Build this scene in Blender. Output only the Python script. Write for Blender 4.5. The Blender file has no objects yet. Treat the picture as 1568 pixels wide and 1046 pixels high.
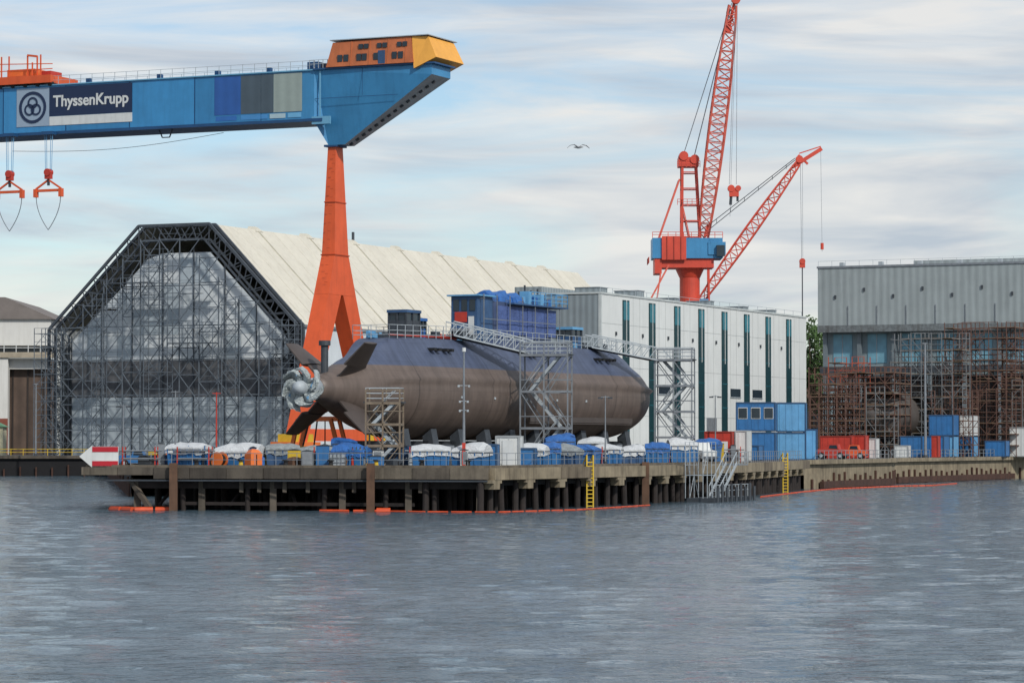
import bpy, math, random
import numpy as np
from mathutils import Vector, Matrix
random.seed(7); np.random.seed(7)
R=random.Random(11)
# ------------------------------------------------------------------ helpers
def lin(h):
    h=h.lstrip('#'); o=[]
    for i in (0,2,4):
        c=int(h[i:i+2],16)/255
        o.append(c/12.92 if c<=.04045 else ((c+.055)/1.055)**2.4)
    return (*o,1)
MC={}
def M(name,col,rough=.6,var=.18,scale=.6,metal=0.,streak=0.,dirt='3a322a',corr=0.,cper=.6,bump=0.,wrinkle=0.):
    if name in MC: return MC[name]
    m=bpy.data.materials.new(name); m.use_nodes=True; nt=m.node_tree; N=nt.nodes; L=nt.links
    b=N['Principled BSDF']; b.inputs['Roughness'].default_value=rough; b.inputs['Metallic'].default_value=metal
    tc=N.new('ShaderNodeTexCoord')
    no=N.new('ShaderNodeTexNoise'); no.inputs['Scale'].default_value=scale; no.inputs['Detail'].default_value=6; no.inputs['Roughness'].default_value=.65
    L.new(tc.outputs['Object'],no.inputs['Vector'])
    mr=N.new('ShaderNodeMapRange'); mr.inputs['From Min'].default_value=.3; mr.inputs['From Max'].default_value=.7
    mr.inputs['To Min'].default_value=1-var; mr.inputs['To Max'].default_value=1+var*.6
    L.new(no.outputs['Fac'],mr.inputs['Value'])
    mu=N.new('ShaderNodeVectorMath'); mu.operation='SCALE'; mu.inputs[0].default_value=lin(col)[:3]
    L.new(mr.outputs[0],mu.inputs['Scale']); out=mu.outputs[0]
    if streak>0:
        mp=N.new('ShaderNodeMapping'); mp.inputs['Scale'].default_value=(1.3,1.3,.10)
        L.new(tc.outputs['Object'],mp.inputs['Vector'])
        n2=N.new('ShaderNodeTexNoise'); n2.inputs['Scale'].default_value=1.1; n2.inputs['Detail'].default_value=7; n2.inputs['Roughness'].default_value=.7
        L.new(mp.outputs[0],n2.inputs['Vector'])
        m2=N.new('ShaderNodeMapRange'); m2.inputs['From Min'].default_value=.48; m2.inputs['From Max'].default_value=.75
        m2.inputs['To Max'].default_value=streak; L.new(n2.outputs['Fac'],m2.inputs['Value'])
        mx=N.new('ShaderNodeMix'); mx.data_type='RGBA'; mx.inputs['B'].default_value=lin(dirt)
        L.new(m2.outputs[0],mx.inputs['Factor']); L.new(out,mx.inputs['A']); out=mx.outputs['Result']
    if corr>0:
        dp=N.new('ShaderNodeVectorMath'); dp.operation='DOT_PRODUCT'; dp.inputs[1].default_value=(1,1,0)
        L.new(tc.outputs['Object'],dp.inputs[0])
        ma=N.new('ShaderNodeMath'); ma.operation='MULTIPLY'; ma.inputs[1].default_value=2*math.pi/cper; L.new(dp.outputs['Value'],ma.inputs[0])
        si=N.new('ShaderNodeMath'); si.operation='SINE'; L.new(ma.outputs[0],si.inputs[0])
        m3=N.new('ShaderNodeMapRange'); m3.inputs['From Min'].default_value=-1; m3.inputs['To Min'].default_value=1-corr; m3.inputs['To Max'].default_value=1
        L.new(si.outputs[0],m3.inputs['Value'])
        v=N.new('ShaderNodeVectorMath'); v.operation='SCALE'; L.new(out,v.inputs[0]); L.new(m3.outputs[0],v.inputs['Scale']); out=v.outputs[0]
    L.new(out,b.inputs['Base Color'])
    if bump>0 or wrinkle>0:
        n4=N.new('ShaderNodeTexNoise'); n4.inputs['Scale'].default_value=(3 if wrinkle else 8); n4.inputs['Detail'].default_value=5
        if wrinkle: n4.inputs['Distortion'].default_value=1.5
        L.new(tc.outputs['Object'],n4.inputs['Vector'])
        bp=N.new('ShaderNodeBump'); bp.inputs['Strength'].default_value=max(bump,wrinkle); bp.inputs['Distance'].default_value=.15 if wrinkle else .05
        L.new(n4.outputs['Fac'],bp.inputs['Height']); L.new(bp.outputs[0],b.inputs['Normal'])
    MC[name]=m; return m

class Obj:
    def __init__(s,name,origin=(0,0,0),yaw=0.):
        s.name=name; s.o=Vector(origin); s.yaw=yaw; s.parts={}; s.sm=set()
    def raw(s,part,mat,vs,fs):
        if part not in s.parts: s.parts[part]=[[],[],mat]
        P=s.parts[part]; k=len(P[0]); P[0].extend([tuple(v) for v in vs]); P[1].extend([tuple(i+k for i in f) for f in fs])
    def box(s,part,mat,x0,x1,y0,y1,z0,z1):
        v=[(x0,y0,z0),(x1,y0,z0),(x1,y1,z0),(x0,y1,z0),(x0,y0,z1),(x1,y0,z1),(x1,y1,z1),(x0,y1,z1)]
        s.raw(part,mat,v,[(0,3,2,1),(4,5,6,7),(0,1,5,4),(1,2,6,5),(2,3,7,6),(3,0,4,7)])
    def hexa(s,part,mat,v):
        s.raw(part,mat,v,[(0,3,2,1),(4,5,6,7),(0,1,5,4),(1,2,6,5),(2,3,7,6),(3,0,4,7)])
    def beam(s,part,mat,p,q,w,h=None):
        h=h or w; p=Vector(p); q=Vector(q); d=q-p
        if d.length<1e-6: return
        d.normalize(); up=Vector((0,0,1)) if abs(d.z)<.95 else Vector((0,1,0))
        a=d.cross(up).normalized(); b=a.cross(d).normalized(); a=a*w/2; b=b*h/2
        v=[p-a-b,p+a-b,p+a+b,p-a+b,q-a-b,q+a-b,q+a+b,q-a+b]
        s.raw(part,mat,v,[(0,3,2,1),(4,5,6,7),(0,1,5,4),(1,2,6,5),(2,3,7,6),(3,0,4,7)])
    def tube(s,part,mat,p,q,r0,r1=None,n=12,cap=True):
        r1=r0 if r1 is None else r1; p=Vector(p); q=Vector(q); d=(q-p).normalized()
        up=Vector((0,0,1)) if abs(d.z)<.95 else Vector((0,1,0)); a=d.cross(up).normalized(); b=a.cross(d)
        v=[];f=[]
        for c,r in ((p,r0),(q,r1)):
            for i in range(n):
                t=2*math.pi*i/n; v.append(c+a*math.cos(t)*r+b*math.sin(t)*r)
        for i in range(n): j=(i+1)%n; f.append((i,j,n+j,n+i))
        if cap: f.append(tuple(range(n-1,-1,-1))); f.append(tuple(range(n,2*n)))
        s.raw(part,mat,v,f)
    def prism_xz(s,part,mat,pts,y0,y1):
        n=len(pts); v=[(x,y0,z) for x,z in pts]+[(x,y1,z) for x,z in pts]
        f=[tuple(range(n)),tuple(range(2*n-1,n-1,-1))]+[(i,n+i,n+(i+1)%n,(i+1)%n) for i in range(n)]
        s.raw(part,mat,v,f)
    def prism_xy(s,part,mat,pts,z0,z1):
        n=len(pts); v=[(x,y,z0) for x,y in pts]+[(x,y,z1) for x,y in pts]
        f=[tuple(range(n-1,-1,-1)),tuple(range(n,2*n))]+[(i,(i+1)%n,n+(i+1)%n,n+i) for i in range(n)]
        s.raw(part,mat,v,f)
    def loft(s,part,mat,rings,cap=True):
        n=len(rings[0]); v=[p for r in rings for p in r]; f=[]
        for k in range(len(rings)-1):
            for i in range(n):
                j=(i+1)%n; f.append((k*n+i,k*n+j,(k+1)*n+j,(k+1)*n+i))
        if cap: f.append(tuple(range(n-1,-1,-1))); f.append(tuple(range((len(rings)-1)*n,len(rings)*n)))
        s.raw(part,mat,v,f)
    def lattice(s,part,mat,p,q,wf,n,r,rb=None,up=(0,0,1)):
        p=Vector(p);q=Vector(q); d=(q-p).normalized(); up=Vector(up); a=d.cross(up).normalized(); b=a.cross(d).normalized(); rb=rb or r*.6
        C=[]
        for i in range(n+1):
            t=i/n; c=p+(q-p)*t; w=wf(t)/2; C.append([c-a*w-b*w,c+a*w-b*w,c+a*w+b*w,c-a*w+b*w])
        for i in range(n):
            for k in range(4):
                s.beam(part,mat,C[i][k],C[i+1][k],r)
                k2=(k+1)%4
                if i%2: s.beam(part,mat,C[i][k],C[i+1][k2],rb)
                else: s.beam(part,mat,C[i][k2],C[i+1][k],rb)
                s.beam(part,mat,C[i][k],C[i][k2],rb)
    def scaffold(s,mat,x0,x1,y0,y1,z0,z1,nx,ny,nz,r=.07,deck=None,diag=.4,drop=0.,part='scaffold_tubes',rnd=None,deckp=.8):
        rnd=rnd or R
        X=[x0+(x1-x0)*i/nx for i in range(nx+1)]; Y=[y0+(y1-y0)*i/ny for i in range(ny+1)]; Z=[z0+(z1-z0)*i/nz for i in range(nz+1)]
        hts={}
        for x in X:
            for y in Y:
                k=nz-(rnd.randint(1,max(1,int(nz*.4))) if rnd.random()<drop else 0); hts[(x,y)]=k
                s.beam(part,mat,(x,y,z0),(x,y,Z[k]+(.9 if k==nz else .3)),r)
        for k in range(1,nz+1):
            z=Z[k]
            for y in Y:
                for i in range(nx):
                    if min(hts[(X[i],y)],hts[(X[i+1],y)])>=k:
                        s.beam(part,mat,(X[i],y,z),(X[i+1],y,z),r*.8)
                        if rnd.random()<.75: s.beam(part,mat,(X[i],y,z+.9),(X[i+1],y,z+.9),r*.6)
                        if rnd.random()<diag:
                            a,b=(X[i],X[i+1]) if rnd.random()<.5 else (X[i+1],X[i]); s.beam(part,mat,(a,y,Z[k-1]),(b,y,z),r*.7)
            for x in X:
                for i in range(ny): s.beam(part,mat,(x,Y[i],z),(x,Y[i+1],z),r*.8)
            if deck is not None:
                for i in range(nx):
                    if hts[(X[i],Y[0])]>=k and rnd.random()<deckp: s.box('scaffold_decks',deck,X[i],X[i+1],y0+.05,y1-.05,z+.05,z+.11)
    def railing(s,part,mat,pts,h=1.1,sp=1.5,r=.05,rails=(1.,.55)):
        for i in range(len(pts)-1):
            p=Vector(pts[i]);q=Vector(pts[i+1]); n=max(1,int((q-p).length/sp))
            for k in range(n+1):
                c=p+(q-p)*k/n; s.beam(part,mat,c,c+Vector((0,0,h)),r)
            for t in rails: s.beam(part,mat,p+Vector((0,0,h*t)),q+Vector((0,0,h*t)),r*.9)
    def done(s):
        multi=len(s.parts)>1; obs=[]
        if multi:
            e=bpy.data.objects.new(s.name,None); bpy.context.collection.objects.link(e)
            e.location=s.o; e.rotation_euler=(0,0,s.yaw); e.empty_display_size=.5
        for pn,(v,f,mat) in s.parts.items():
            me=bpy.data.meshes.new(pn); me.from_pydata(v,[],f); me.materials.append(mat); me.update()
            if pn in s.sm: me.polygons.foreach_set('use_smooth',[True]*len(me.polygons))
            ob=bpy.data.objects.new(pn if multi else s.name,me); bpy.context.collection.objects.link(ob)
            if multi: ob.parent=e
            else: ob.location=s.o; ob.rotation_euler=(0,0,s.yaw)
            obs.append(ob)
        return e if multi else obs[0]
DECK=3.3
YAW=-math.radians(24.3)   # shipyard grid: local x = across the docks, local y = along them
# ------------------------------------------------------------------ materials
steel=M('galvanised_steel','858b91',.5,.25,1.5,.3)
steel_d=M('dark_steel','3d434a',.6,.3,1.5)
steel_w=M('pale_steel','a3acb2',.5,.2,1.5)
conc=M('pier_concrete','5b544b',.9,.4,.5,streak=.75,dirt='2a241f',bump=.4)
conc_l=M('quay_concrete','8c816c',.9,.4,.5,streak=.8,dirt='40362b',bump=.4)
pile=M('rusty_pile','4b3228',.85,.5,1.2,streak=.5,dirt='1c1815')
pile_d=M('wet_dark_pile','2b2422',.8,.5,1.2,streak=.5,dirt='121010')  # brown-black piles, with the shade below the deck put into their colour
dark=M('dark_underdeck','17171a',.9,.3,1)  # near-black; under the pier and on the hall opening the shade is in the colour
timber=M('weathered_timber','5e4535',.85,.4,1,streak=.4)
asph=M('yard_asphalt','5d5d5b',.9,.25,.2)
blue=M('blue_container_paint','2d6ba3',.5,.2,.8,streak=.25)
lblue=M('light_blue_paint','639fca',.5,.15,.8,streak=.2)
blued=M('faded_blue_paint','34557c',.55,.25,.8,streak=.3)
white=M('white_paint','d0d3d2',.5,.1,.6,streak=.25,dirt='7a756c')
tarpw=M('white_tarpaulin','c4c8ca',.55,.15,1.5,wrinkle=.7)
tarpb=M('blue_tarpaulin','2b63a8',.5,.3,1.5,wrinkle=.8)
tarpg=M('grey_net_cover','8b9294',.8,.3,2.5,wrinkle=1.)
red=M('red_paint','b8392b',.5,.2,.8,streak=.25)
orange=M('orange_paint','d95a2c',.5,.16,.3,streak=.25,dirt='7a3018')
orange_b=M('bright_orange_paint','dc7235',.5,.15,.5)
yellow=M('yellow_paint','c9a92a',.5,.2,1)
green=M('green_paint','3f7a5c',.5,.2,1)
black=M('black_rubber','16171a',.7,.2,1)
glass=M('dark_window_glass','26333d',.15,.2,.5)
plank=M('scaffold_planks','7d6c56',.9,.3,1)
# ------------------------------------------------------------------ water
def build_water():
    m=bpy.data.materials.new('harbour_water'); m.use_nodes=True; nt=m.node_tree;N=nt.nodes;L=nt.links
    b=N['Principled BSDF']; b.inputs['Base Color'].default_value=(.065,.105,.135,1); b.inputs['Roughness'].default_value=.06; b.inputs['IOR'].default_value=1.33
    tc=N.new('ShaderNodeTexCoord'); mp=N.new('ShaderNodeMapping'); mp.inputs['Rotation'].default_value=(0,0,.1); mp.inputs['Scale'].default_value=(.9,1.15,1)
    L.new(tc.outputs['Object'],mp.inputs['Vector'])
    n1=N.new('ShaderNodeTexNoise'); n1.inputs['Scale'].default_value=4.2; n1.inputs['Detail'].default_value=3; n1.inputs['Roughness'].default_value=.55; n1.inputs['Distortion'].default_value=.3
    L.new(mp.outputs[0],n1.inputs['Vector'])
    n3=N.new('ShaderNodeTexNoise'); n3.inputs['Scale'].default_value=1.7; n3.inputs['Detail'].default_value=2; L.new(mp.outputs[0],n3.inputs['Vector'])
    su=N.new('ShaderNodeMath'); su.operation='MULTIPLY_ADD'; su.inputs[1].default_value=1.1; L.new(n3.outputs['Fac'],su.inputs[0]); L.new(n1.outputs['Fac'],su.inputs[2])
    bp=N.new('ShaderNodeBump'); bp.inputs['Distance'].default_value=.11
    L.new(su.outputs[0],bp.inputs['Height'])
    mp2=N.new('ShaderNodeMapping'); mp2.inputs['Scale'].default_value=(.6,1.6,1); L.new(tc.outputs['Object'],mp2.inputs['Vector'])
    n2=N.new('ShaderNodeTexNoise'); n2.inputs['Scale'].default_value=.035; n2.inputs['Detail'].default_value=4
    L.new(mp2.outputs[0],n2.inputs['Vector'])
    mr=N.new('ShaderNodeMapRange'); mr.inputs['From Min'].default_value=.38; mr.inputs['From Max'].default_value=.62; mr.inputs['To Min'].default_value=.5; mr.inputs['To Max'].default_value=1.
    L.new(n2.outputs['Fac'],mr.inputs['Value']); L.new(mr.outputs[0],bp.inputs['Strength'])
    L.new(bp.outputs[0],b.inputs['Normal'])
    ys=[30.]
    while ys[-1]<500: ys.append(ys[-1]+min(.9,.14+max(0,ys[-1]-60)*.0022))
    ys=np.array(ys); xs=np.arange(-100,100.01,.3); X,Y=np.meshgrid(xs,ys); Z=np.zeros_like(X)
    for i in range(64):
        lam=.9*(3.6/.9)**np.random.rand(); th=math.radians(266)+np.random.randn()*.7; k=2*math.pi/lam
        a=.0085/k
        Z+=a*np.sin(k*(X*math.cos(th)+Y*math.sin(th))+np.random.rand()*6.28)
    ny,nx=X.shape; co=np.stack([X,Y,Z],-1).reshape(-1,3)
    idx=np.arange(nx*ny).reshape(ny,nx); q=np.stack([idx[:-1,:-1],idx[:-1,1:],idx[1:,1:],idx[1:,:-1]],-1).reshape(-1,4)
    me=bpy.data.meshes.new('waves'); me.vertices.add(len(co)); me.vertices.foreach_set('co',co.ravel())
    me.loops.add(q.size); me.loops.foreach_set('vertex_index',q.ravel()); me.polygons.add(len(q))
    me.polygons.foreach_set('loop_start',np.arange(0,q.size,4)); me.polygons.foreach_set('loop_total',np.full(len(q),4))
    me.polygons.foreach_set('use_smooth',np.ones(len(q),dtype=bool)); me.update(); me.validate(); me.materials.append(m)
    e=bpy.data.objects.new('water',None); bpy.context.collection.objects.link(e)
    ob=bpy.data.objects.new('waves',me); bpy.context.collection.objects.link(ob); ob.parent=e
    me2=bpy.data.meshes.new('open_water'); S=4000
    me2.from_pydata([(-S,-500,-.35),(S,-500,-.35),(S,S,-.35),(-S,S,-.35)],[],[(0,1,2,3)]); me2.materials.append(m)
    o2=bpy.data.objects.new('open_water',me2); bpy.context.collection.objects.link(o2); o2.parent=e
build_water()
# ------------------------------------------------------------------ ground
LF=[(-2500,492),(-66,492),(-37,292),(14,285),(33.4,344),(35.6,348),(48.4,383),(50.4,396),(74.9,451),(78,454),(140,470),(2500,480)]
g=Obj('ground'); pts=LF+[(2500,4500),(-2500,4500)]
g.raw('ground',asph,[(x,y,DECK-.06) for x,y in pts],[tuple(range(len(pts)))]); g.done()
def quay(name,pts,mat,cap):
    q=Obj(name)
    for (x0,y0),(x1,y1) in zip(pts[:-1],pts[1:]):
        q.raw('wall',mat,[(x0,y0,-2),(x1,y1,-2),(x1,y1,DECK-.07),(x0,y0,DECK-.07)],[(0,1,2,3)])
        q.beam('coping',cap,(x0,y0,DECK-.2),(x1,y1,DECK-.2),1.0,.5)
        L=math.hypot(x1-x0,y1-y0); n=int(min(L,200)/2.6)
        for i in range(n):
            t=(i+.5)/n*min(1,200/L)
            if x0<-1000: t=1-t
            x=x0+(x1-x0)*t; y=y0+(y1-y0)*t
            q.tube('fender_piles',pile,(x,y-.35,-1.5),(x,y-.35,1.0+.9*R.random()),.16,n=8)
    return q
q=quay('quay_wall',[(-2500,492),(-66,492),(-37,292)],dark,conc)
q.railing('handrail',yellow,[(-150,492,DECK),(-66,492,DECK),(-60,450,DECK)],1.1,2,.09); q.done()
q=quay('quay_wall',[(33.4,344),(35.6,348),(48.4,383),(50.4,396),(74.9,451),(78,454),(140,470),(2500,480)],conc_l,conc_l)
for (x0,y0),(x1,y1) in (((35.6,347.5),(48.4,382.5)),((50.4,395.5),(74.9,450.5))):
    q.beam('waterline_timber',pile,(x0+.2,y0-.1,.45),(x1+.2,y1-.1,.45),.5,.8)
    q.railing('handrail',steel,[(x0-.4,y0+1,DECK),(x1-.4,y1+1,DECK)],1.1,2,.07)
q.done()
# ------------------------------------------------------------------ pier
PP=[(-33.2,233),(-1.7,226),(11.1,255),(22.1,290),(33.2,340),(18,345),(-20,292),(-36,262)]
p=Obj('pier'); p.prism_xy('deck_slab',conc,PP,DECK-.45,DECK)
A=Vector((-33.2,233,0)); B=Vector((-1.7,226,0)); d=(B-A).normalized(); Ln=(B-A).length; back=Vector((-d.y,d.x,0))
zc=lambda v,z:(v.x,v.y,z)
nsl=11
cbm=M('pier_concrete_b','4c463f',.9,.4,.5,streak=.7,dirt='241f1a',bump=.4); ccm=M('pier_concrete_c','6b6357',.9,.4,.5,streak=.8,dirt='2e2822',bump=.4); clb=M('quay_concrete_b','716757',.9,.4,.5,streak=.8,dirt='362c23',bump=.4)
for i in range(nsl):   # cast edge units, each slightly different
    a=A+d*(Ln*i/nsl+.02); b_=A+d*(Ln*(i+1)/nsl-.02); o_=R.uniform(-.04,.04); m_=(conc,cbm,ccm)[R.randint(0,2)]; lo=.3 if i<2 else 0
    p.beam('edge_beam_'+m_.name,m_,zc(a-back*(.25+o_),DECK-.42+lo/2),zc(b_-back*(.25+o_),DECK-.42+lo/2),.5,.86-lo+R.uniform(-.06,.06))
p.beam('service_pipe',steel_d,zc(A-back*.6+d*2,DECK-.98),zc(B-back*.6,DECK-.98),.12)
n=15
for row in range(4):
    o=back*(.8+row*5.0)
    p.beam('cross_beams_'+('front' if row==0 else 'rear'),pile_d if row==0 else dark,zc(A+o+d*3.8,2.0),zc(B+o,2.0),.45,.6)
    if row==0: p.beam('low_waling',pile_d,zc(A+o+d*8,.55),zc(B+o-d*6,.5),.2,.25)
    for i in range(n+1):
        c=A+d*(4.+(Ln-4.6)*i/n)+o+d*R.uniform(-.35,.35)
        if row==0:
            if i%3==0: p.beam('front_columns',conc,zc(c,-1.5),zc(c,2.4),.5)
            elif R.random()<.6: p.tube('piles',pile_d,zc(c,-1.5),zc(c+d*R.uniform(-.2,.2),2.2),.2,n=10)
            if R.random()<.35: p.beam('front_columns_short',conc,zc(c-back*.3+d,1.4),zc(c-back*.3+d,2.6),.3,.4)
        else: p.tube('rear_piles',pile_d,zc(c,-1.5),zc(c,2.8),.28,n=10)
        if row==0 and R.random()<.5: p.beam('bracing',pile_d,zc(c,.4),zc(c+back*4+d*R.uniform(-3,3),2.4),.2)
p.beam('end_bracing',conc,zc(A+d*5.4,.2),zc(A+d*3.6+back*.6,2.4),.35)
for fr in (.235,.72):
    c=A+d*Ln*fr-back*.75; p.beam('fender_post',timber,zc(c,-1),zc(c,DECK+.35),.6,.5)
for a,b in zip([Vector((*q_,0)) for q_ in PP[1:4]],[Vector((*q_,0)) for q_ in PP[2:5]]):
    dd=(b-a).normalized(); ln=(b-a).length; bk=Vector((-dd.y,dd.x,0))
    nn=max(3,int(ln/6))
    for i in range(nn):
        m_=conc_l if R.random()<.6 else clb
        p.beam('edge_beam_'+m_.name,m_,zc(a+dd*(ln*i/nn+.02)-bk*(.25+R.uniform(-.03,.03)),DECK-.45),zc(a+dd*(ln*(i+1)/nn-.02)-bk*.25,DECK-.45),.5,.9)
    m=max(2,int(ln/5.3))
    for i in range(m):
        c=a+dd*(ln*i/m)+dd*.4
        for hw,z0,z1 in ((.9,DECK-1.15,DECK-.9),(.55,DECK-1.6,DECK-1.15)):
            p.beam('haunches',conc_l,zc(c-dd*hw-bk*.05,(z0+z1)/2),zc(c+dd*hw-bk*.05,(z0+z1)/2),.8,z1-z0)
        for row in range(4):
            for k in (-.9,.9,3.1):
                k+=R.uniform(-.3,.3); p.tube('piles' if row==0 else 'rear_piles',pile if row==0 else pile_d,zc(c+dd*k+bk*(.5+row*4.5),-1.5),zc(c+dd*k*.9+bk*(.5+row*4.5),2.4),.25,n=10)
    for row in range(4): p.beam('cross_beams_rear',dark,zc(a+bk*(.8+row*4.5),2.3),zc(b+bk*(.8+row*4.5),2.3),.5,.7)
c=Vector((11.3,254.5,0)); p.beam('fender_post',timber,zc(c,-1),zc(c,DECK+.3),.6,.5)
p.raw('rear_bulkhead',dark,[(-27,247,-2),(0,241,-2),(0,241,3),(-27,247,3),(22,322,-2),(22,322,3),(-29,300,-2),(-29,300,3)],[(0,1,2,3),(1,4,5,2),(0,6,7,3)])  # dark sheet added behind the piles so no light shows through
p.railing('handrail',steel,[(-32.8,233.4,DECK),(-1.7,226.4,DECK),(10.7,255,DECK),(21.7,290,DECK),(32.6,339,DECK)],1.1,1.6,.045)
for a,b in (((-33.,233.15),(-1.8,226.2)),((-1.8,226.2),(10.9,255)),((10.9,255),(21.9,290))):
    p.beam('kerb_edge',ccm,(*a,DECK+.1),(*b,DECK+.1),.3,.2)
for i in range(9):
    t=(i+.5)/9; c=A+(B-A)*t+back*.6; p.tube('bollards_'+('yellow' if i%3==0 else 'black'),yellow if i%3==0 else black,zc(c,DECK),zc(c,DECK+.5),.2,.15,n=10); p.tube('bollards_cap',black,zc(c,DECK+.5),zc(c,DECK+.62),.27,n=10)
p.done()
def ladder(x,y,yaw):
    o=Obj('yellow_ladder',(x,y,0),yaw)
    for sx in (-.28,.28):
        o.beam('stiles',yellow,(sx,0,-.4),(sx,0,DECK+.9),.1); o.beam('stiles',yellow,(sx,0,DECK+.9),(sx,.8,DECK+.2),.08)
    for k in range(13): o.beam('rungs',yellow,(-.28,0,-.2+k*.32),(.28,0,-.2+k*.32),.08)
    o.done()
ladder(6.3,243.2,math.radians(20)); ladder(28.9,318,math.radians(20))
o=Obj('landing_stage',(18.6,271,0),math.radians(70))
o.box('pontoon',steel_d,-7,5.5,-1.6,.9,.0,.4); o.railing('handrail',steel_w,[(-7,-1.5,.4),(5.5,-1.5,.4)],1.1,1.0,.06)
for sy in (-1.3,-.3):
    o.beam('stair_stringers',steel_w,(-4,sy,.4),(1.5,sy,DECK+.1),.1,.25); o.beam('stair_rails',steel_w,(-4,sy,1.4),(1.5,sy,DECK+1.1),.07)
    for k in range(6): o.beam('stair_rails',steel_w,(-4+k*1.1,sy,.4+k*.58),(-4+k*1.1,sy,1.4+k*.58),.06)
for k in range(14): o.box('treads',steel,-4+k*.39,-3.7+k*.39,-1.3,-.3,.5+k*.2,.54+k*.2)
for k in range(9): o.tube('mooring_piles',steel_d,(-6.8+k*1.5,-1.9,-1),(-6.8+k*1.5,-1.9,1.3+.3*(k%2)),.13,n=8)
o.box('platform',steel,1.5,4.5,-1.5,.3,DECK-.1,DECK+.05); o.railing('handrail',steel_w,[(1.5,-1.5,DECK),(4.5,-1.5,DECK)],1.1,.8,.06)
o.scaffold(steel_w,-9,-5,-1.2,.4,.4,4.4,3,1,2,.06,None,.3)
o.done()
fo=M('orange_boom_float','c94a20',.6,.3,1)
o=Obj('floating_oil_boom')
def boom(pp,r):
    for (x0,y0),(x1,y1) in zip(pp[:-1],pp[1:]):
        L=math.hypot(x1-x0,y1-y0); n=max(1,int(L/1.5))
        for i in range(n):
            a=i/n; b=(i+.86)/n; j=R.uniform(-.12,.12); o.tube('floats',fo,(x0+(x1-x0)*a,y0+(y1-y0)*a+j,.05),(x0+(x1-x0)*b,y0+(y1-y0)*b-j,.05),r,n=8)
boom([(-31.2,234),(-29,231.2),(-25.8,231.2)],.24); boom([(-14.6,228.4),(-12,227.6),(-9.3,227.2)],.11); boom([(-9.3,227.2),(-6.3,225),(-1,224),(5,232),(11.5,250)],.06)
boom([(-10.2,226.8),(-9,226.6)],.26)
boom([(24,290),(32,325),(37.5,345),(47,366),(52,372),(58,392)],.09); o.done()
# ------------------------------------------------------------------ submarine
SYAW=-math.radians(26.3); ZA=9.6
hm=bpy.data.materials.new('hull_paint'); hm.use_nodes=True; nt=hm.node_tree;N=nt.nodes;L=nt.links; b=N['Principled BSDF']; b.inputs['Roughness'].default_value=.5
tc=N.new('ShaderNodeTexCoord'); sx=N.new('ShaderNodeSeparateXYZ'); L.new(tc.outputs['Object'],sx.inputs[0])
st=N.new('ShaderNodeMapRange'); st.inputs['From Min'].default_value=11.60; st.inputs['From Max'].default_value=11.66; L.new(sx.outputs['Z'],st.inputs['Value'])
n1=N.new('ShaderNodeTexNoise'); n1.inputs['Scale'].default_value=.5; n1.inputs['Detail'].default_value=8; n1.inputs['Roughness'].default_value=.65; L.new(tc.outputs['Object'],n1.inputs['Vector'])
mp=N.new('ShaderNodeMapping'); mp.inputs['Scale'].default_value=(.3,1.6,.12); L.new(tc.outputs['Object'],mp.inputs['Vector'])
n2=N.new('ShaderNodeTexNoise'); n2.inputs['Scale'].default_value=1.5; n2.inputs['Detail'].default_value=6; L.new(mp.outputs[0],n2.inputs['Vector'])
mx=N.new('ShaderNodeMix'); mx.data_type='RGBA'; mx.inputs['A'].default_value=lin('655952'); mx.inputs['B'].default_value=lin('485269'); L.new(st.outputs[0],mx.inputs['Factor'])
ad=N.new('ShaderNodeMath'); ad.operation='ADD'; L.new(n1.outputs['Fac'],ad.inputs[0]); L.new(n2.outputs['Fac'],ad.inputs[1])
mr=N.new('ShaderNodeMapRange'); mr.inputs['From Min'].default_value=.75; mr.inputs['From Max'].default_value=1.25; mr.inputs['To Min'].default_value=.75; mr.inputs['To Max'].default_value=1.15; L.new(ad.outputs[0],mr.inputs['Value'])
br_=N.new('ShaderNodeTexBrick'); br_.inputs['Scale'].default_value=1.; br_.inputs['Brick Width'].default_value=1.3; br_.inputs['Row Height'].default_value=.8; br_.inputs['Mortar Size'].default_value=.02
br_.inputs['Color1'].default_value=(.94,)*3+(1,); br_.inputs['Color2'].default_value=(1.04,)*3+(1,); br_.inputs['Mortar'].default_value=(.82,)*3+(1,)
cx=N.new('ShaderNodeCombineXYZ'); L.new(sx.outputs['Y'],cx.inputs['X']); L.new(sx.outputs['Z'],cx.inputs['Y']); L.new(cx.outputs[0],br_.inputs['Vector'])
sn=N.new('ShaderNodeMath'); sn.operation='MODULO'; sn.inputs[1].default_value=13.; L.new(sx.outputs['Y'],sn.inputs[0])
lt=N.new('ShaderNodeMath'); lt.operation='LESS_THAN'; lt.inputs[1].default_value=.16; L.new(sn.outputs[0],lt.inputs[0])
sm=N.new('ShaderNodeMath'); sm.operation='MULTIPLY_ADD'; sm.inputs[1].default_value=-.35; L.new(lt.outputs[0],sm.inputs[0]); L.new(mr.outputs[0],sm.inputs[2])
vs=N.new('ShaderNodeVectorMath'); vs.operation='SCALE'; L.new(mx.outputs['Result'],vs.inputs[0]); L.new(sm.outputs[0],vs.inputs['Scale'])
vm=N.new('ShaderNodeVectorMath'); vm.operation='MULTIPLY'; L.new(vs.outputs[0],vm.inputs[0]); L.new(br_.outputs['Color'],vm.inputs[1]); L.new(vm.outputs[0],b.inputs['Base Color'])
finm=M('fin_paint','4a423e',.5,.2,.6); navy=M('sail_paint','3f4f72',.55,.25,.5,streak=.3,dirt='27303f')
S=Obj('submarine',(-16.9,240,0),SYAW); S.sm={'hull','propeller_hub'}
def itp(x,T):
    for (a,va),(b2,vb) in zip(T[:-1],T[1:]):
        if x<=b2:
            t=(x-a)/(b2-a); t=max(0,min(1,t)); return va+(vb-va)*t
    return T[-1][1]
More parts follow.
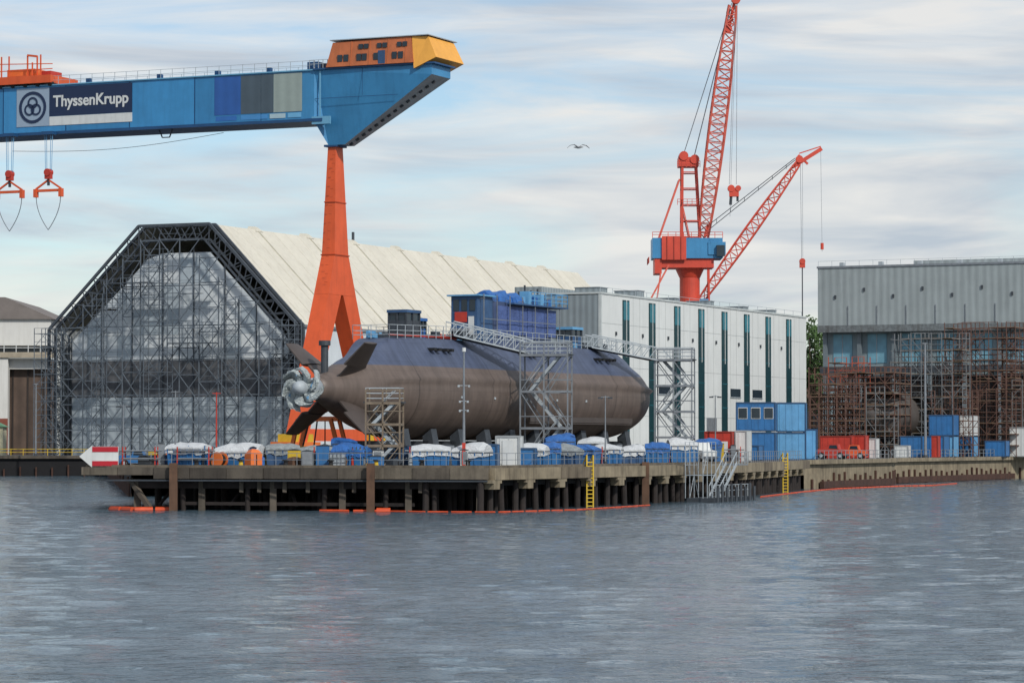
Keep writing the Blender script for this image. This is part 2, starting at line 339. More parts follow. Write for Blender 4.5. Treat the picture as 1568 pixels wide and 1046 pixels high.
RT=[(2.2,.85),(4,1.3),(6,2.0),(8,2.65),(10,3.2),(12,3.65),(14,3.95),(16,4.1),(18,4.15),(58,4.15)]
def Rad(s):
    if s>52: t=min(1,(s-52)/14.2); return 4.15*max(.0,1-t**2.5)**.52
    return itp(s,RT)
rings=[];NA=80
for s in [2.2,3,4,5,6,7,8,9,10,11,12,13,14,15,16,17,18]+list(range(20,52,2))+[52,53,54,55,56,57,58,59,60,61,62,63,63.8,64.5,65,65.4,65.8,66.0,66.15]:
    r=Rad(s); zc_=itp(s,[(7,0),(9.5,r*.9),(11.5,4.25),(14,4.5),(53,4.55),(58,4.4),(61,3.8),(63.5,2)]); ring=[]
    wt=itp(s,[(8,.6),(12,1.6),(18,1.9),(48,1.9),(57,1.5),(62,.8)]); zb=.42*r; wb=math.sqrt(max(1e-4,r*r-zb*zb))
    for i in range(NA):
        t=2*math.pi*i/NA; ct=math.cos(t); sn_=math.sin(t); rr=r
        if sn_>.2 and zc_>r*.8 and r>1:
            cand=zc_/sn_
            ex,ez=wt-wb,zc_-zb; den=abs(ct)*ez-sn_*ex
            if den>1e-6: cand=min(cand,(wb*ez-zb*ex)/den)
            rr=max(r,cand)
        ring.append((ct*rr,s,ZA+sn_*rr))
    rings.append(ring)
S.loft('hull',hm,rings)
for s0 in (17,19.3,36,50.5,53):
    for k in range(2): S.box('vent_openings',black,2.25,3.12,s0+k*.9,s0+.45+k*.9,13.0,13.25)
for k in range(5): S.box('flank_fittings',steel_w,4.1,4.18,20+k*6.3,20.25+k*6.3,9.0,9.2)
S.beam('bilge_keel',finm,(3.7,34,7.35),(3.45,57,7.35),.35,.5)
S.beam('bilge_keel',finm,(3.78,34,7.0),(3.5,57,7.0),.1,.1)
for sgx,sgz in ((1,1),(1,-1),(-1,1),(-1,-1)):
    u=Vector((sgx*.7071,0,sgz*.7071)); w=Vector((-u.z,0,u.x)); c=Vector((0,0,ZA))
    def fin(part,r0,r1,s0a,s1a,s0b,s1b,th,mat):
        pr=[]
        for r_,a_,b_,t_ in ((r0,s0a,s1a,th),(r1,s0b,s1b,th*.55)):
            ring=[]
            for k in range(10):
                f_=k/9; y_=a_+(b_-a_)*f_; h_=t_*math.sin(math.pi*min(1,f_*.93+.05))**.6; ring.append((y_,h_))
            pr.append([c+u*r_+Vector((0,y_,0))+w*h_/2 for y_,h_ in ring]+[c+u*r_+Vector((0,y_,0))-w*h_/2 for y_,h_ in reversed(ring)])
        S.loft(part,mat,pr)
    fin('rudder_roots',1.0,2.7,4.4,8.6,4.4,7.4,.5,finm); fin('rudders',2.75,5.2,3.6,7.3,3.9,6.0,.4,finm)
wrap=M('plastic_wrap','a3acad',.3,.4,2.2,wrinkle=1.); wrap2=M('blue_wrap_tape','5b86a6',.4,.3,2)
hub=[]
for y_,r_ in ((-.8,.15),(-.6,.45),(0,.6),(1,.75),(2.3,.86)): hub.append([(r_*math.cos(i*math.pi/8),y_,ZA+r_*math.sin(i*math.pi/8)) for i in range(16)])
S.loft('propeller_hub',steel_w,hub)
for k in range(7):
    a0=2*math.pi*k/7+.2+R.uniform(-.1,.1); rings=[]; ln_=R.uniform(.9,1.08)
    for j in range(6):
        r_=(.5+j*.25)*ln_; an=a0+.13*j*j*.2; wd=(.36,.55,.72,.76,.66,.4)[j]; th=.26+.12*R.random()
        c=Vector((r_*math.cos(an),.5-.05*j,ZA+r_*math.sin(an))); tg=Vector((-math.sin(an),0,math.cos(an))); ax=(tg*.7+Vector((0,.7,0))).normalized(); nn=ax.cross(Vector((math.cos(an),0,math.sin(an)))).normalized()
        rings.append([c+ax*wd*math.cos(q*math.pi/5)+nn*th*math.sin(q*math.pi/5)+Vector((R.uniform(-.09,.09),R.uniform(-.09,.09),R.uniform(-.09,.09))) for q in range(10)])
    S.loft('propeller_blades',wrap,rings)
    if k%2==0:
        c=Vector((1.1*math.cos(a0+.15),.3,ZA+1.1*math.sin(a0+.15))); tg=Vector((-math.sin(a0),0,math.cos(a0))); S.beam('wrap_bands',wrap2,c-Vector((0,.5,0))-tg*.3,c+Vector((0,.3,0))+tg*.4,.1,.22)
S.tube('stern_mast',steel_d,(-.2,4.2,10.8),(-.2,4.2,13.1),.3,n=12); S.tube('stern_mast',steel_d,(-.2,4.2,13.1),(-.2,4.2,13.5),.48,n=12)
# sail
def sring(z,w,y0,y1):
    out=[];n_=12
    for i in range(n_): t=math.pi*i/(n_-1); out.append((w*math.cos(t),y1-1.8+1.8*math.sin(t),z))
    for i in range(n_): t=math.pi+math.pi*i/(n_-1); out.append((w*math.cos(t),y0+.9+.9*math.sin(t),z))
    return out
S.loft('sail',navy,[sring(13.9,1.5,29.8,45.6),sring(14.6,1.25,30.2,45.2),sring(17.9,1.15,30.6,44.6)])
sc_m=M('sail_cover','4a5f94',.6,.3,.6,wrinkle=.8)
for k in range(6): S.box('sail_tarp_side',sc_m,1.2,1.34+.05*(k%2),32.6+k*2.0,34.56+k*2.0,14.7+.15*(k%3),17.5)
S.box('sail_rear_cabin',blued,-1.3,1.3,28.6,31.6,14.1,18.2); S.box('sail_rear_cabin_roof',lblue,-1.6,1.6,28.3,32,18.2,18.33)
for x0 in (-1.05,-.25,.55): S.box('cabin_windows',glass,x0,x0+.55,28.54,28.6,16.9,17.9)
S.box('cabin_red_panel',red,-.9,.3,28.5,28.56,15.9,16.8); S.box('cabin_door',white,.45,1.0,28.5,28.56,14.4,16.4)
for k in range(7):
    a=29+k*2.6; S.beam('sail_scaffold',steel,(1.75,a,14.2),(1.75,a,18.4),.07); S.beam('sail_scaffold',steel,(1.3,a,18.0),(1.85,a,18.0),.07)
S.beam('sail_scaffold',steel,(1.75,29,16.2),(1.75,44.6,16.2),.06)
S.box('sail_platform',blued,-1.9,1.9,34.8,46.2,17.7,17.83)
S.railing('sail_platform_rail',lblue,[(1.85,37.9,17.83),(1.85,46.1,17.83),(-1.85,46.1,17.83),(-1.85,37.9,17.83)],1.15,1.1,.07,(1,.66,.33))
for k in range(9):
    a=32.2+k*.75; hgt=.5+.5*R.random(); w=.7+R.random()*.4
    S.loft('tarpaulin_bundle',tarpb,[[(w*math.cos(t*math.pi/5)+R.uniform(-.1,.1),a+yy*.9,17.9+hgt*max(0,math.sin(t*math.pi/5))*(1.2 if yy else 1)) for t in range(6)] for yy in (0,1)])
for k,(a,h) in enumerate(((40.5,2.2),(41.8,1.6),(43.2,1.9),(44.6,1.2),(39.2,1.3))):
    S.box('mast_covers' if k%2 else 'mast_covers_pale',tarpb if k%2 else lblue,-.5,.5,a,a+.7,17.85,17.85+h*.6); S.beam('masts',steel_d,(0,a+.3,17.9),(0,a+.3,18.2+h*.7),.14)
def hut(y0,y1,w,z1,col,roof,nm):
    S.box(nm,col,-w,w,y0,y1,14.1,z1-.9); S.box(nm+'_window',glass,-w+.05,w-.05,y0+.05,y1-.05,z1-.9,z1-.25)
    for x in (-w,0,w):
        for y in (y0,(y0+y1)/2,y1): S.beam(nm+'_frame',steel_d,(x,y,14.1),(x,y,z1-.2),.12)
    S.box(nm+'_roof',roof,-w-.12,w+.12,y0-.12,y1+.12,z1-.25,z1)
hut(16.2,18.6,.85,16.5,steel_d,blued,'hatch_shelter'); hut(19.2,20.4,.5,15.9,tarpb,tarpb,'hatch_cover'); hut(49.3,51.5,.8,16.2,blued,lblue,'forward_shelter'); hut(27.2,28.3,.5,15.3,blued,steel,'cable_box')
for pts_ in ([(1.75,11.6,13.9),(1.85,22.5,14.1)],[(1.85,25.5,14.1),(1.85,50.5,14.1)],[(1.8,53,14.1),(1.2,58.5,13.95),(-1.2,58.5,13.95),(-1.75,40,14.1),(-1.75,11.6,13.9),(1.75,11.6,13.9)]): S.railing('deck_rail',steel_w,pts_,1.15,1.3,.05,(1,.6,.3))
for k in range(60):
    y=R.uniform(12,57)
    if 29<y<46: continue
    x=R.uniform(-1.2,1.1); cc=('red',red) if k%6==0 else (('pale',lblue) if k%5==0 else ('dark',steel_d)); S.box('deck_gear_'+cc[0],cc[1],x,x+R.uniform(.2,.6),y,y+R.uniform(.3,1.2),14.0,14.3+R.random()*.5)
S.beam('deck_cables',red,(1.5,12,14.25),(1.6,26,14.3),.12)
for s in range(12,60,5):
    S.box('cradle_blocks',steel_d,-2.6,2.6,s,s+1.2,3.3,5.4); S.hexa('cradle_arms',steel_d,[(2.2,s,3.3),(3.4,s,3.3),(3.4,s+1,3.3),(2.2,s+1,3.3),(2.0,s,5.8),(2.8,s,6.4),(2.8,s+1,6.4),(2.0,s+1,5.8)])
S.done()
# ------------------------------------------------------------------ access stair towers
def tower(x,y,yaw,w,dp,top,name='scaffold_stair_tower',mat=steel,n=4):
    o=Obj(name,(x,y,0),yaw); h=top-DECK
    for X in (-w/2,0,w/2):
        for Y in (-dp/2,dp/2): o.beam('posts',mat,(X,Y,DECK),(X,Y,top+1.1),.12)
    for k in range(1,n+1):
        z=DECK+h*k/n
        for Y in (-dp/2,dp/2): o.beam('ledgers',mat,(-w/2,Y,z),(w/2,Y,z),.12,.2); o.beam('ledgers',mat,(-w/2,Y,z+1.05),(w/2,Y,z+1.05),.07)
        for X in (-w/2,w/2): o.beam('ledgers',mat,(X,-dp/2,z),(X,dp/2,z),.12,.2); o.beam('ledgers',mat,(X,-dp/2,z+1.05),(X,dp/2,z+1.05),.07)
        for X0,X1 in ((-w/2,0),(0,w/2)):
            for Y in (-dp/2,dp/2): o.beam('braces',mat,(X0 if k%2 else X1,Y,z-h/n),(X1 if k%2 else X0,Y,z),.08)
        z0=z-h/n; a,b=(-w*.32,w*.32) if k%2 else (w*.32,-w*.32); yy=-dp*.2 if k%2 else dp*.2
        for e in (-.4,.4):
            o.beam('stringers',steel_w,(a,yy+e,z0),(b,yy+e,z),.08,.24); o.beam('stair_rails',steel_w,(a,yy+e,z0+1),(b,yy+e,z+1),.06)
        for j in range(9):
            t=(j+.5)/9; xx=a+(b-a)*t; o.box('treads',steel,xx-.13,xx+.13,yy-.38,yy+.38,z0+(z-z0)*t,z0+(z-z0)*t+.04)
        o.box('landings',steel_d,-w/2,-w*.3,-dp/2,dp/2,z-.05,z+.03); o.box('landings',steel_d,w*.3,w/2,-dp/2,dp/2,z-.05,z+.03)
    o.box('top_deck',steel_d,-w/2-.2,w/2+.2,-dp/2,dp/2,top+.02,top+.12); o.railing('top_rail',steel_w,[(-w/2,-dp/2,top),(w/2,-dp/2,top),(w/2,dp/2,top),(-w/2,dp/2,top)],1.2,1,.06,(1,.66,.33))
    o.done()
tower(3.0,264,math.radians(-10),4.2,2.4,12.9,n=3); tower(15.7,290,math.radians(-10),3.6,2.4,13.2,n=4)
tower(-10,235.8,math.radians(-8),2.7,1.6,8.3,'scaffold_access_tower',M('aged_scaffold','7d7060',.7,.3,2),n=3)
def gang(p,q,name='access_gangway'):
    o=Obj(name); p=Vector(p);q=Vector(q); d=(q-p).normalized(); sd=d.cross(Vector((0,0,1))).normalized()*.6
    for e in (-1,1):
        a=p+sd*e; b=q+sd*e; o.beam('chords',steel_w,a,b,.12); o.beam('chords',steel_w,a+Vector((0,0,1.2)),b+Vector((0,0,1.2)),.1)
        n=8
        for i in range(n):
            u=a+(b-a)*i/n; v=a+(b-a)*(i+1)/n; o.beam('webs',steel_w,u,v+Vector((0,0,1.2)) ,.06); o.beam('webs',steel_w,u,u+Vector((0,0,1.2)),.06)
    o.beam('walkway',steel_d,p,q,1.1,.08); o.done()
def SL(x,y,z):
    c,s=math.cos(SYAW),math.sin(SYAW); return (-16.9+c*x-s*y,240+s*x+c*y,z)
gang(SL(1.6,22.8,14.5),SL(5.6,30.2,13.0)); gang(SL(1.5,51.5,14.3),SL(5.5,57.8,13.2))
# ------------------------------------------------------------------ construction hall with scaffolded front
HX,HY=-77.1,500; W=46.9
sheets=[M('hall_sheeting_'+n_,c_,.6,.10,.35,streak=.2,dirt='8b9399') for n_,c_ in (('a','cfd7dc'),('b','b4c0c8'),('c','dbe1e4'))]
sheet=sheets[0]; sheet_d=M('hall_dark_netting','66686c',.8,.3,.4,streak=.4,dirt='44474b')
roofm=M('hall_roof_membrane','cfcbbd',.65,.10,.15,streak=.32,dirt='979180'); frm=M('hall_frame_steel','474e56',.6,.3,1); tub=M('scaffold_steel','626b74',.5,.3,1)
H=Obj('shipbuilding_hall',(HX,HY,0),YAW)
prof=[(0,DECK),(0,24.3),(17.3,41.),(30.6,41.),(W,24.3),(W,DECK)]
L_=153
for (x0,z0),(x1,z1) in zip(prof[:-1],prof[1:]):
    if (x0,z0)==(0,DECK) or x0==W: H.raw('side_walls',sheet,[(x0,2.5,z0),(x1,2.5,z1),(x1,L_,z1),(x0,L_,z0)],[(0,1,2,3)])
    else: H.raw('roof',roofm,[(x0,1.8,z0),(x1,1.8,z1),(x1,L_,z1),(x0,L_,z0)],[(0,1,2,3)])
H.raw('rear_wall',sheet_d,[(x,L_-.1,z) for x,z in prof],[tuple(range(6))])
rsm=M('roof_seam','b3b0a2',.7); rjm=M('roof_joint','c6c2b4',.7)
for k in range(1,9):
    y=k*L_/9+R.uniform(-1.2,1.2)
    for (x0,z0),(x1,z1) in zip(prof[1:-2],prof[2:-1]): H.beam('roof_seams',rsm,(x0,y,z0+.05),(x1,y,z1+.05),.26,.2)
    H.hexa('roof_ridge_vents',roofm,[(29.2,y-1,41),(31,y-1,40.7),(31,y+1.6,40.7),(29.2,y+1.6,41),(29.4,y-.7,41.6),(30.7,y-.7,41.5),(30.7,y+.2,41.4),(29.4,y+.2,41.5)])
for k in range(1,36):
    y=k*L_/36
    if k%4: H.beam('roof_panel_joints',rjm,(30.6,y,41.0),(W,y,24.35),.09,.04)
H.tube('roof_flue',steel_d,(30,52,41),(30,52,43),.25); H.beam('eaves_gutter',steel,(W+.15,1.8,24.2),(W+.15,L_,24.2),.5,.4)
inner=[(2.6,DECK),(2.6,23.2),(18.3,38.6),(29.6,38.6),(44.3,23.2),(44.3,DECK)]
for yy in (0.,2.0):
    for (a,b) in zip(prof[:-1],prof[1:]): H.beam('portal_frame',frm,(a[0],yy,a[1]),(b[0],yy,b[1]),.42)
    for (a,b) in zip(inner[:-1],inner[1:]): H.beam('portal_frame',frm,(a[0],yy,a[1]),(b[0],yy,b[1]),.28)
    for i in range(5):
        a,b=Vector((prof[i][0],yy,prof[i][1])),Vector((prof[i+1][0],yy,prof[i+1][1])); c,d_=Vector((inner[i][0],yy,inner[i][1])),Vector((inner[i+1][0],yy,inner[i+1][1]))
        n=max(4,int((b-a).length/2.8))
        for k in range(n):
            H.beam('portal_lacing',frm,a+(b-a)*k/n,c+(d_-c)*(k+.5)/n,.14); H.beam('portal_lacing',frm,c+(d_-c)*(k+.5)/n,a+(b-a)*(k+1)/n,.14)
# flat cladding screen: straight-edged panels with thin joints, top follows the arch in sloping cuts
def topz(x):
    if x<18.3: return 22.4+(x-2.6)*(36.9-22.4)/15.7
    if x>29.6: return 36.9-(x-29.6)*(36.9-22.4)/14.7
    return 37.2
xs_=[3.0+i*(41./14) for i in range(15)]; rs=random.Random(3)
for i in range(14):
    x0,x1=xs_[i],xs_[i+1]; g_=.035
    H.box('sheeting_low',sheets[1],x0+g_,x1-g_,2.4,2.6,DECK,12.9)
    H.box('netting_band',sheet_d,x0+g_,x1-g_,2.4,2.6,12.95,18.9)
    z=18.95; zl,zr=topz(x0)-.6,topz(x1)-.6; zt=min(zl,zr)
    while z<zt-.3:
        z2=min(zt,z+4.2); m_=sheets[rs.choice((0,0,2,2,1))]; H.box('sheeting_high_'+m_.name[-1],m_,x0+g_,x1-g_,2.4,2.6,z,z2-.04); z=z2
    if abs(zl-zr)>.1: H.raw('sheeting_raked_edge',sheets[0],[(x0+g_,2.4,zt),(x1-g_,2.4,zt),(x1-g_,2.4,zr) if zr>zl else (x0+g_,2.4,zl)],[(0,1,2)])
    if i%2==0: H.beam('sheeting_mullions',frm,(x0,2.25,DECK),(x0,2.25,topz(x0)+.4),.14)
cols=[(3.0,7.2,23.6),(7.2,11.2,27.2),(11.2,14.8,30.8),(14.8,18.2,34.4),(18.2,21.8,37.6),(21.8,25.6,37.8),(25.6,29.3,37.6),(29.3,32.9,34.6),(32.9,36.6,31.0),(36.6,40.4,27.4),(40.4,44.0,23.8)]
for i,(x0,x1,zt) in enumerate(cols):
    H.beam('scaffold_tubes',tub,(x0,-.9,DECK),(x0,-.9,zt+1.2),.15)
    nz=max(4,int((zt-DECK)/3.9)); hz=(zt+.8-DECK)/nz
    for k in range(nz+1):
        z=DECK+k*hz
        H.beam('scaffold_tubes',tub,(x0,-.9,z),(x1,-.9,z),.13); H.beam('scaffold_tubes',tub,(x0,-.9,z),(x0,1.2,z),.08)
        if k<nz and rs.random()<.5: H.beam('scaffold_tubes',tub,(x0,-.9,z+hz/2),(x1,-.9,z+hz/2),.06)
        if rs.random()<.4: H.beam('scaffold_tubes',tub,(x0,-.9,z+.9),(x1,-.9,z+.9),.06)
        if k<nz:
            H.beam('scaffold_braces',tub,(x0,-1,z),(x1,-1,z+hz),.12)
            if rs.random()<.8: H.beam('scaffold_braces',tub,(x1,-1,z),(x0,-1,z+hz),.12)
        if rs.random()<.15: H.box('scaffold_boards',steel_d,x0,x1,-.8,.4,z+.02,z+.1)
for z,xa,xb in ((13.2,2,45),(19.,2,45),(24.5,6,41),(31.,13.5,34)): H.beam('scaffold_walkway',tub,(xa,-.5,z),(xb,-.5,z),.8,.14)
H.scaffold(tub,-1.2,3.2,-2.6,-.4,DECK,23.5,2,1,9,.1,steel_d,.9,deckp=.3); H.scaffold(tub,43.2,47.8,-2.6,-.4,DECK,24.2,2,1,9,.1,steel_d,.9,deckp=.3)
H.scaffold(tub,20,24.5,-2.8,-1.2,DECK,36,1,1,12,.09,None,.9); H.scaffold(tub,10,12,-2.6,-1.2,DECK,29,1,1,10,.09,None,.9); H.scaffold(tub,34.5,37,-2.6,-1.2,DECK,28,1,1,9,.09,None,.9)
H.scaffold(tub,13,21,-3,-1.2,26.5,31.5,3,1,2,.09,steel_d,.7,deckp=.5); H.scaffold(tub,24.5,33,-3,-1.2,19,24,3,1,2,.09,steel_d,.7,deckp=.5)
H.done()
# ------------------------------------------------------------------ gantry crane
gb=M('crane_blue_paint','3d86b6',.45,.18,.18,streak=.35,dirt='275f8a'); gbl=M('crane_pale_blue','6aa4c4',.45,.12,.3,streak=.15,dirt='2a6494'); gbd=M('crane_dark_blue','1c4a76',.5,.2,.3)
gbs=[M('girder_plate_'+n_,c_,.45,.16,.25,streak=.35,dirt='275f8a') for n_,c_ in (('a','3b8abf'),('b','357eb0'),('c','4692c4'))]
G=Obj('gantry_crane',(-21,350,0),YAW); BD=5.
ZT,ZB=48.9,42.9
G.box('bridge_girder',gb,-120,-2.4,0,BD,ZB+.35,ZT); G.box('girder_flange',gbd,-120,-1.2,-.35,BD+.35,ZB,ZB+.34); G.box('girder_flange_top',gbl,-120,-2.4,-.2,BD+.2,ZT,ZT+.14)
xx=-118.; k=0
while xx<-17:
    G.box('girder_web_plates_'+'abc'[k%3],gbs[k%3],xx,xx+8.9,-.03,-.004,ZB+.4,ZT-.03); G.box('girder_stiffeners',gbd,xx+8.93,xx+9.0,-.06,-.004,ZB+.4,ZT-.05); xx+=9.05; k=(k*2+1)%3 if k%2 else k+1
fr=[(-2.4,ZT-.0),(12.9,ZT),(12.9,ZT-1.2),(1.0,40.2),(-1.2,40.2),(-2.4,ZB)]
fy=[0,0,0,1.3,1.3,0]; by=[BD,BD,BD,3.7,3.7,BD]
v=[(x,fy[i],z) for i,(x,z) in enumerate(fr)]+[(x,by[i],z) for i,(x,z) in enumerate(fr)]
G.raw('bridge_head',gb,v,[(5,4,3,2,1,0),(6,7,8,9,10,11),(0,1,7,6),(1,2,8,7),(3,4,10,9),(4,5,11,10),(5,0,6,11)])
G.raw('bridge_head_soffit',M('crane_soffit_grey','a5b0b8',.6,.2,.5,streak=.3),[v[2],v[3],v[9],v[8]],[(0,1,2,3)])
G.box('head_walkway',gbd,-2.4,13.4,-.3,BD+.3,ZT+.01,ZT+.2)
for i in range(14):
    t=i/14; x=1.2+(12.7-1.2)*t; z=40.3+(47.6-40.3)*t; G.beam('soffit_lamps',steel_d,(x,2.2,z-.12),(x+.35,2.2,z+.1),.3,.25)
G.box('head_joint',gbl,-1.7,-1.5,-.06,-.01,ZB+.6,ZT-.1)
G.prism_xz('head_seams',gbd,[(-2.3,45.6),(8.6,45.6),(8.5,45.54),(-2.3,45.54)],-.03,-.006); G.box('head_seams',gbd,3.9,3.95,-.03,-.006,45.7,ZT-.05)
G.beam('knuckle_plate',gbl,(-2.6,-.1,ZB+.1),(-.2,-.1,ZB+.1),.3,.9)
for x0,x1,c in ((-15.8,-12.25,'2c5ca2'),(-12.2,-7.85,'4a5964'),(-7.8,-4.0,'96a39e')):
    G.box('paint_patch_'+c,M('patch_'+c,c,.5,.12,.4,corr=.1,cper=1.4),x0,x1,-.06,-.034,44.2,ZT-.15)
for x0,x1,c in ((-15.6,-12.8,'2f69ae'),(-12.2,-8.6,'4588c0'),(-8.3,-6.2,'a8c0c8'),(-5.9,-4.1,'6aa9d0')):
    G.box('paint_patch_low_'+c,M('patch_'+c,c,.5,.1),x0,x1,-.06,-.034,43.5,44.05)
G.box('sign_logo_panel',M('logo_grey','93a5b7',.5,.05),-43.7,-39.0,-.09,-.035,44.0,48.7)
G.box('sign_name_panel',M('sign_navy','16294a',.5,.06),-38.95,-27.2,-.09,-.035,45.15,48.7); G.box('sign_stripe',white,-38.95,-27.2,-.09,-.035,44.0,45.1)
def ringm(cx,cz,r0,r1,part,mat,y0=-.16,y1=-.1,n=28):
    vv=[];ff=[]
    for i in range(n):
        t=2*math.pi*i/n
        for r_ in (r0,r1):
            for y in (y0,y1): vv.append((cx+r_*math.cos(t),y,cz+r_*math.sin(t)))
    for i in range(n):
        a=4*i; b=4*((i+1)%n); ff+= [(a,a+2,b+2,b),(a+1,b+1,b+3,a+3),(a,b,b+1,a+1),(a+2,a+3,b+3,b+2)]
    G.raw(part,mat,vv,ff)
ringm(-41.35,46.35,1.6,1.95,'logo_ring',M('sign_navy','16294a'))
for k in range(3):
    a=math.pi/2+k*2*math.pi/3; ringm(-41.35+.55*math.cos(a),46.35+.55*math.sin(a),.5,.72,'logo_arches',M('sign_navy','16294a'))
oc=M('cabin_orange','bd6a40',.55,.2,.5,streak=.4,dirt='7c4524'); oy=M('cabin_yellow','eba948',.5,.12,.4,streak=.2,dirt='b07a34')  # yellow end of the cabin, its sunlit brightness put into the paint colour
z0,z1=ZT+.22,52.0
G.hexa('machinery_house',oc,[(-.6,-.5,z0),(10.8,-.5,z0),(10.8,7.4,z0),(-.6,7.4,z0),(.1,-.1,z1),(10.3,-.1,z1+.2),(10.3,7.2,z1+.2),(.1,7.2,z1)])
G.hexa('machinery_house_end',oy,[(10.82,-.48,z0-.7),(13.6,-.3,z0+.5),(13.6,7.2,z0+.5),(10.82,7.38,z0-.7),(10.4,-.1,z1+.18),(12.4,.1,z1+.1),(12.4,7.0,z1+.1),(10.4,7.2,z1+.18)])
G.box('machinery_house_roof',steel_w,-.2,12.6,-.3,7.5,z1+.22,z1+.32)
for x in (.9,1.7,3.4,4.1,5.6,6.4,8.0,8.8): G.box('house_windows',glass,x,x+.6,-.49,-.36,z0+.55,z0+1.35)
for x in (3.6,4.3,6.0,6.7,8.6,9.3): G.box('house_windows_high',glass,x,x+.55,-.36,-.15,z0+1.95,z0+2.5)
for x in (2.6,5.0,7.4,9.7): G.beam('house_panel_ribs',oc,(x,-.5,z0),(x,-.14,z1),.08)
G.box('house_door',blued,6.2,7.1,-.5,-.44,z0+.05,z0+1.6)
def legbox(part,mat,za,ya0,ya1,wa,zb,yb0,yb1,wb,xc):
    G.hexa(part,mat,[(xc-wb/2,yb0,zb),(xc+wb/2,yb0,zb),(xc+wb/2,yb1,zb),(xc-wb/2,yb1,zb),(xc-wa/2,ya0,za),(xc+wa/2,ya0,za),(xc+wa/2,ya1,za),(xc-wa/2,ya1,za)])
ljm=M('leg_joint','b0431c')
def leg(xo):
    xc=xo-.6; c=2.5
    legbox('leg_trunk',orange,40.2,c-.9,c+.9,1.0,27.3,c-1.75,c+1.75,1.7,xc)
    legbox('leg_trunk',orange,27.28,c-1.78,c+1.78,1.72,22.6,c-3.5,c+3.5,1.9,xc)
    for sg in (-1,1):
        y0,y1=sorted((c+sg*3.5,c+sg*.25)); y2,y3=sorted((c+sg*10.6,c+sg*8.6))
        legbox('leg_splayed',orange,22.58,y0,y1,1.9,5.4,y2,y3,1.9,xc)
        G.box('bogie',orange_b,xc-1.3,xc+1.3,c+sg*9.6-3.6,c+sg*9.6+3.6,4.1,5.4); G.box('bogie_box',yellow,xc-.9,xc+.9,c+sg*9.6-2.6,c+sg*9.6+2.6,5.4,6.3)
        for k in range(6): G.tube('bogie_wheels',black,(xc-.5,c+sg*9.6-3.+k*1.2,3.8),(xc+.5,c+sg*9.6-3.+k*1.2,3.8),.5,n=14)
    for z,w_ in ((27.3,3.75),(33.5,2.85)): G.beam('leg_ring',ljm,(xc-.95+.2*(z>30),c,z),(xc+.95-.2*(z>30),c,z),w_,.14)
    for z in range(24,40,1): G.beam('leg_ladder',ljm,(xc+.3,c-1.2-.13*(40-z),z),(xc+.7,c-1.2-.13*(40-z),z),.05)
    G.box('leg_base_beam',orange,xc-.7,xc+.7,c-8,c+8,5.5,6.9)
    G.box('leg_cap',gbd,xc-.9,xc+.9,c-1.2,c+1.2,40.0,40.25)
leg(-.3); leg(-112)
G.railing('top_rail',steel_w,[(-70,.1,ZT+.14),(-2.4,.1,ZT+.14)],1.05,1.6,.05,(1,.5)); G.railing('top_rail',steel_w,[(-70,BD,ZT+.14),(-2.4,BD,ZT+.14)],1.05,1.6,.05,(1,.5))
G.railing('cabin_roof_rail',steel_w,[(-3,-.1,ZT+.2),(-.6,-.1,ZT+.2)],1.0,.6,.06)
G.box('winch_box',gbd,-3.6,-2.2,.5,3,ZT+.2,ZT+1.1)
for x in (-34,-24,-16,-9): G.box('top_fittings',gbd,x,x+.5,.3,1.,ZT+.14,ZT+.7)
G.box('trolley_frame',orange,-46.5,-38.5,-.6,5.6,ZT+.35,ZT+1.3); G.box('trolley_winch',orange_b,-45.5,-41.5,.5,4.5,ZT+1.3,ZT+2.3); G.box('trolley_house',red,-41,-39.5,1,3.5,ZT+1.3,ZT+2.0)
for x in (-46,-44.9,-41.5,-40.3): G.beam('trolley_posts',orange,(x,0,ZT+1.3),(x,0,ZT+(3.0 if x>-44 and x<-41 else 3.9)),.14)
for zz in (ZT+2.1,ZT+3.0): G.beam('trolley_posts',orange,(-46.4,0,zz),(-38.6,0,zz-.3*(zz>ZT+2.5)),.1)
G.beam('trolley_posts',orange,(-42.2,0,ZT+3.9),(-40.8,0,ZT+3.7),.25); G.beam('trolley_posts',orange,(-42.2,0,ZT+1.3),(-42.2,0,ZT+3.9),.15); G.beam('trolley_posts',orange,(-40.8,0,ZT+1.3),(-40.8,0,ZT+3.7),.15)
for k in range(5): G.tube('trolley_wheels',black,(-46+k*1.8,-.3,ZT+.3),(-46+k*1.8,.2,ZT+.3),.35,n=12)
for hx in (-44.1,-38.5):
    for e in (-.55,-.3,.3,.55): G.beam('hoist_ropes',lblue,(hx+e,-.9,ZB+.1),(hx+e*.8,-.9,38.4),.05)
    G.box('hoist_guard',gbd,hx-.8,hx+.8,-1.3,-.4,ZB-.1,ZB+.3)
    G.box('hook_block',red,hx-.4,hx+.4,-1.2,-.6,37.4,38.3); G.tube('hook_sheave',red,(hx,-1.3,38.2),(hx,-.5,38.2),.45,n=14); G.beam('hook_shank',steel_d,(hx,-.9,37.3),(hx,-.9,36.6),.25)
    G.beam('spreader',orange,(hx,-.9,37.3),(hx-1.8,-.9,36.2),.2); G.beam('spreader',orange,(hx,-.9,37.3),(hx+1.8,-.9,36.2),.2); G.beam('spreader',orange,(hx-1.8,-.9,36.0),(hx+1.8,-.9,36.0),.25,.32)
    for sg in (-1,1):
        G.box('spreader_ends',orange,hx+sg*1.8-.2,hx+sg*1.8+.2,-1.2,-.6,35.2,36.2); pr=None
        for j in range(9):
            t=j/8; xx=sg*1.75*(1-t**1.6); zz=35.2-4.0*t**.85; c=(hx+xx,-.9,zz)
            if pr: G.beam('wire_slings',steel,pr,c,.07)
            pr=c
pr=None
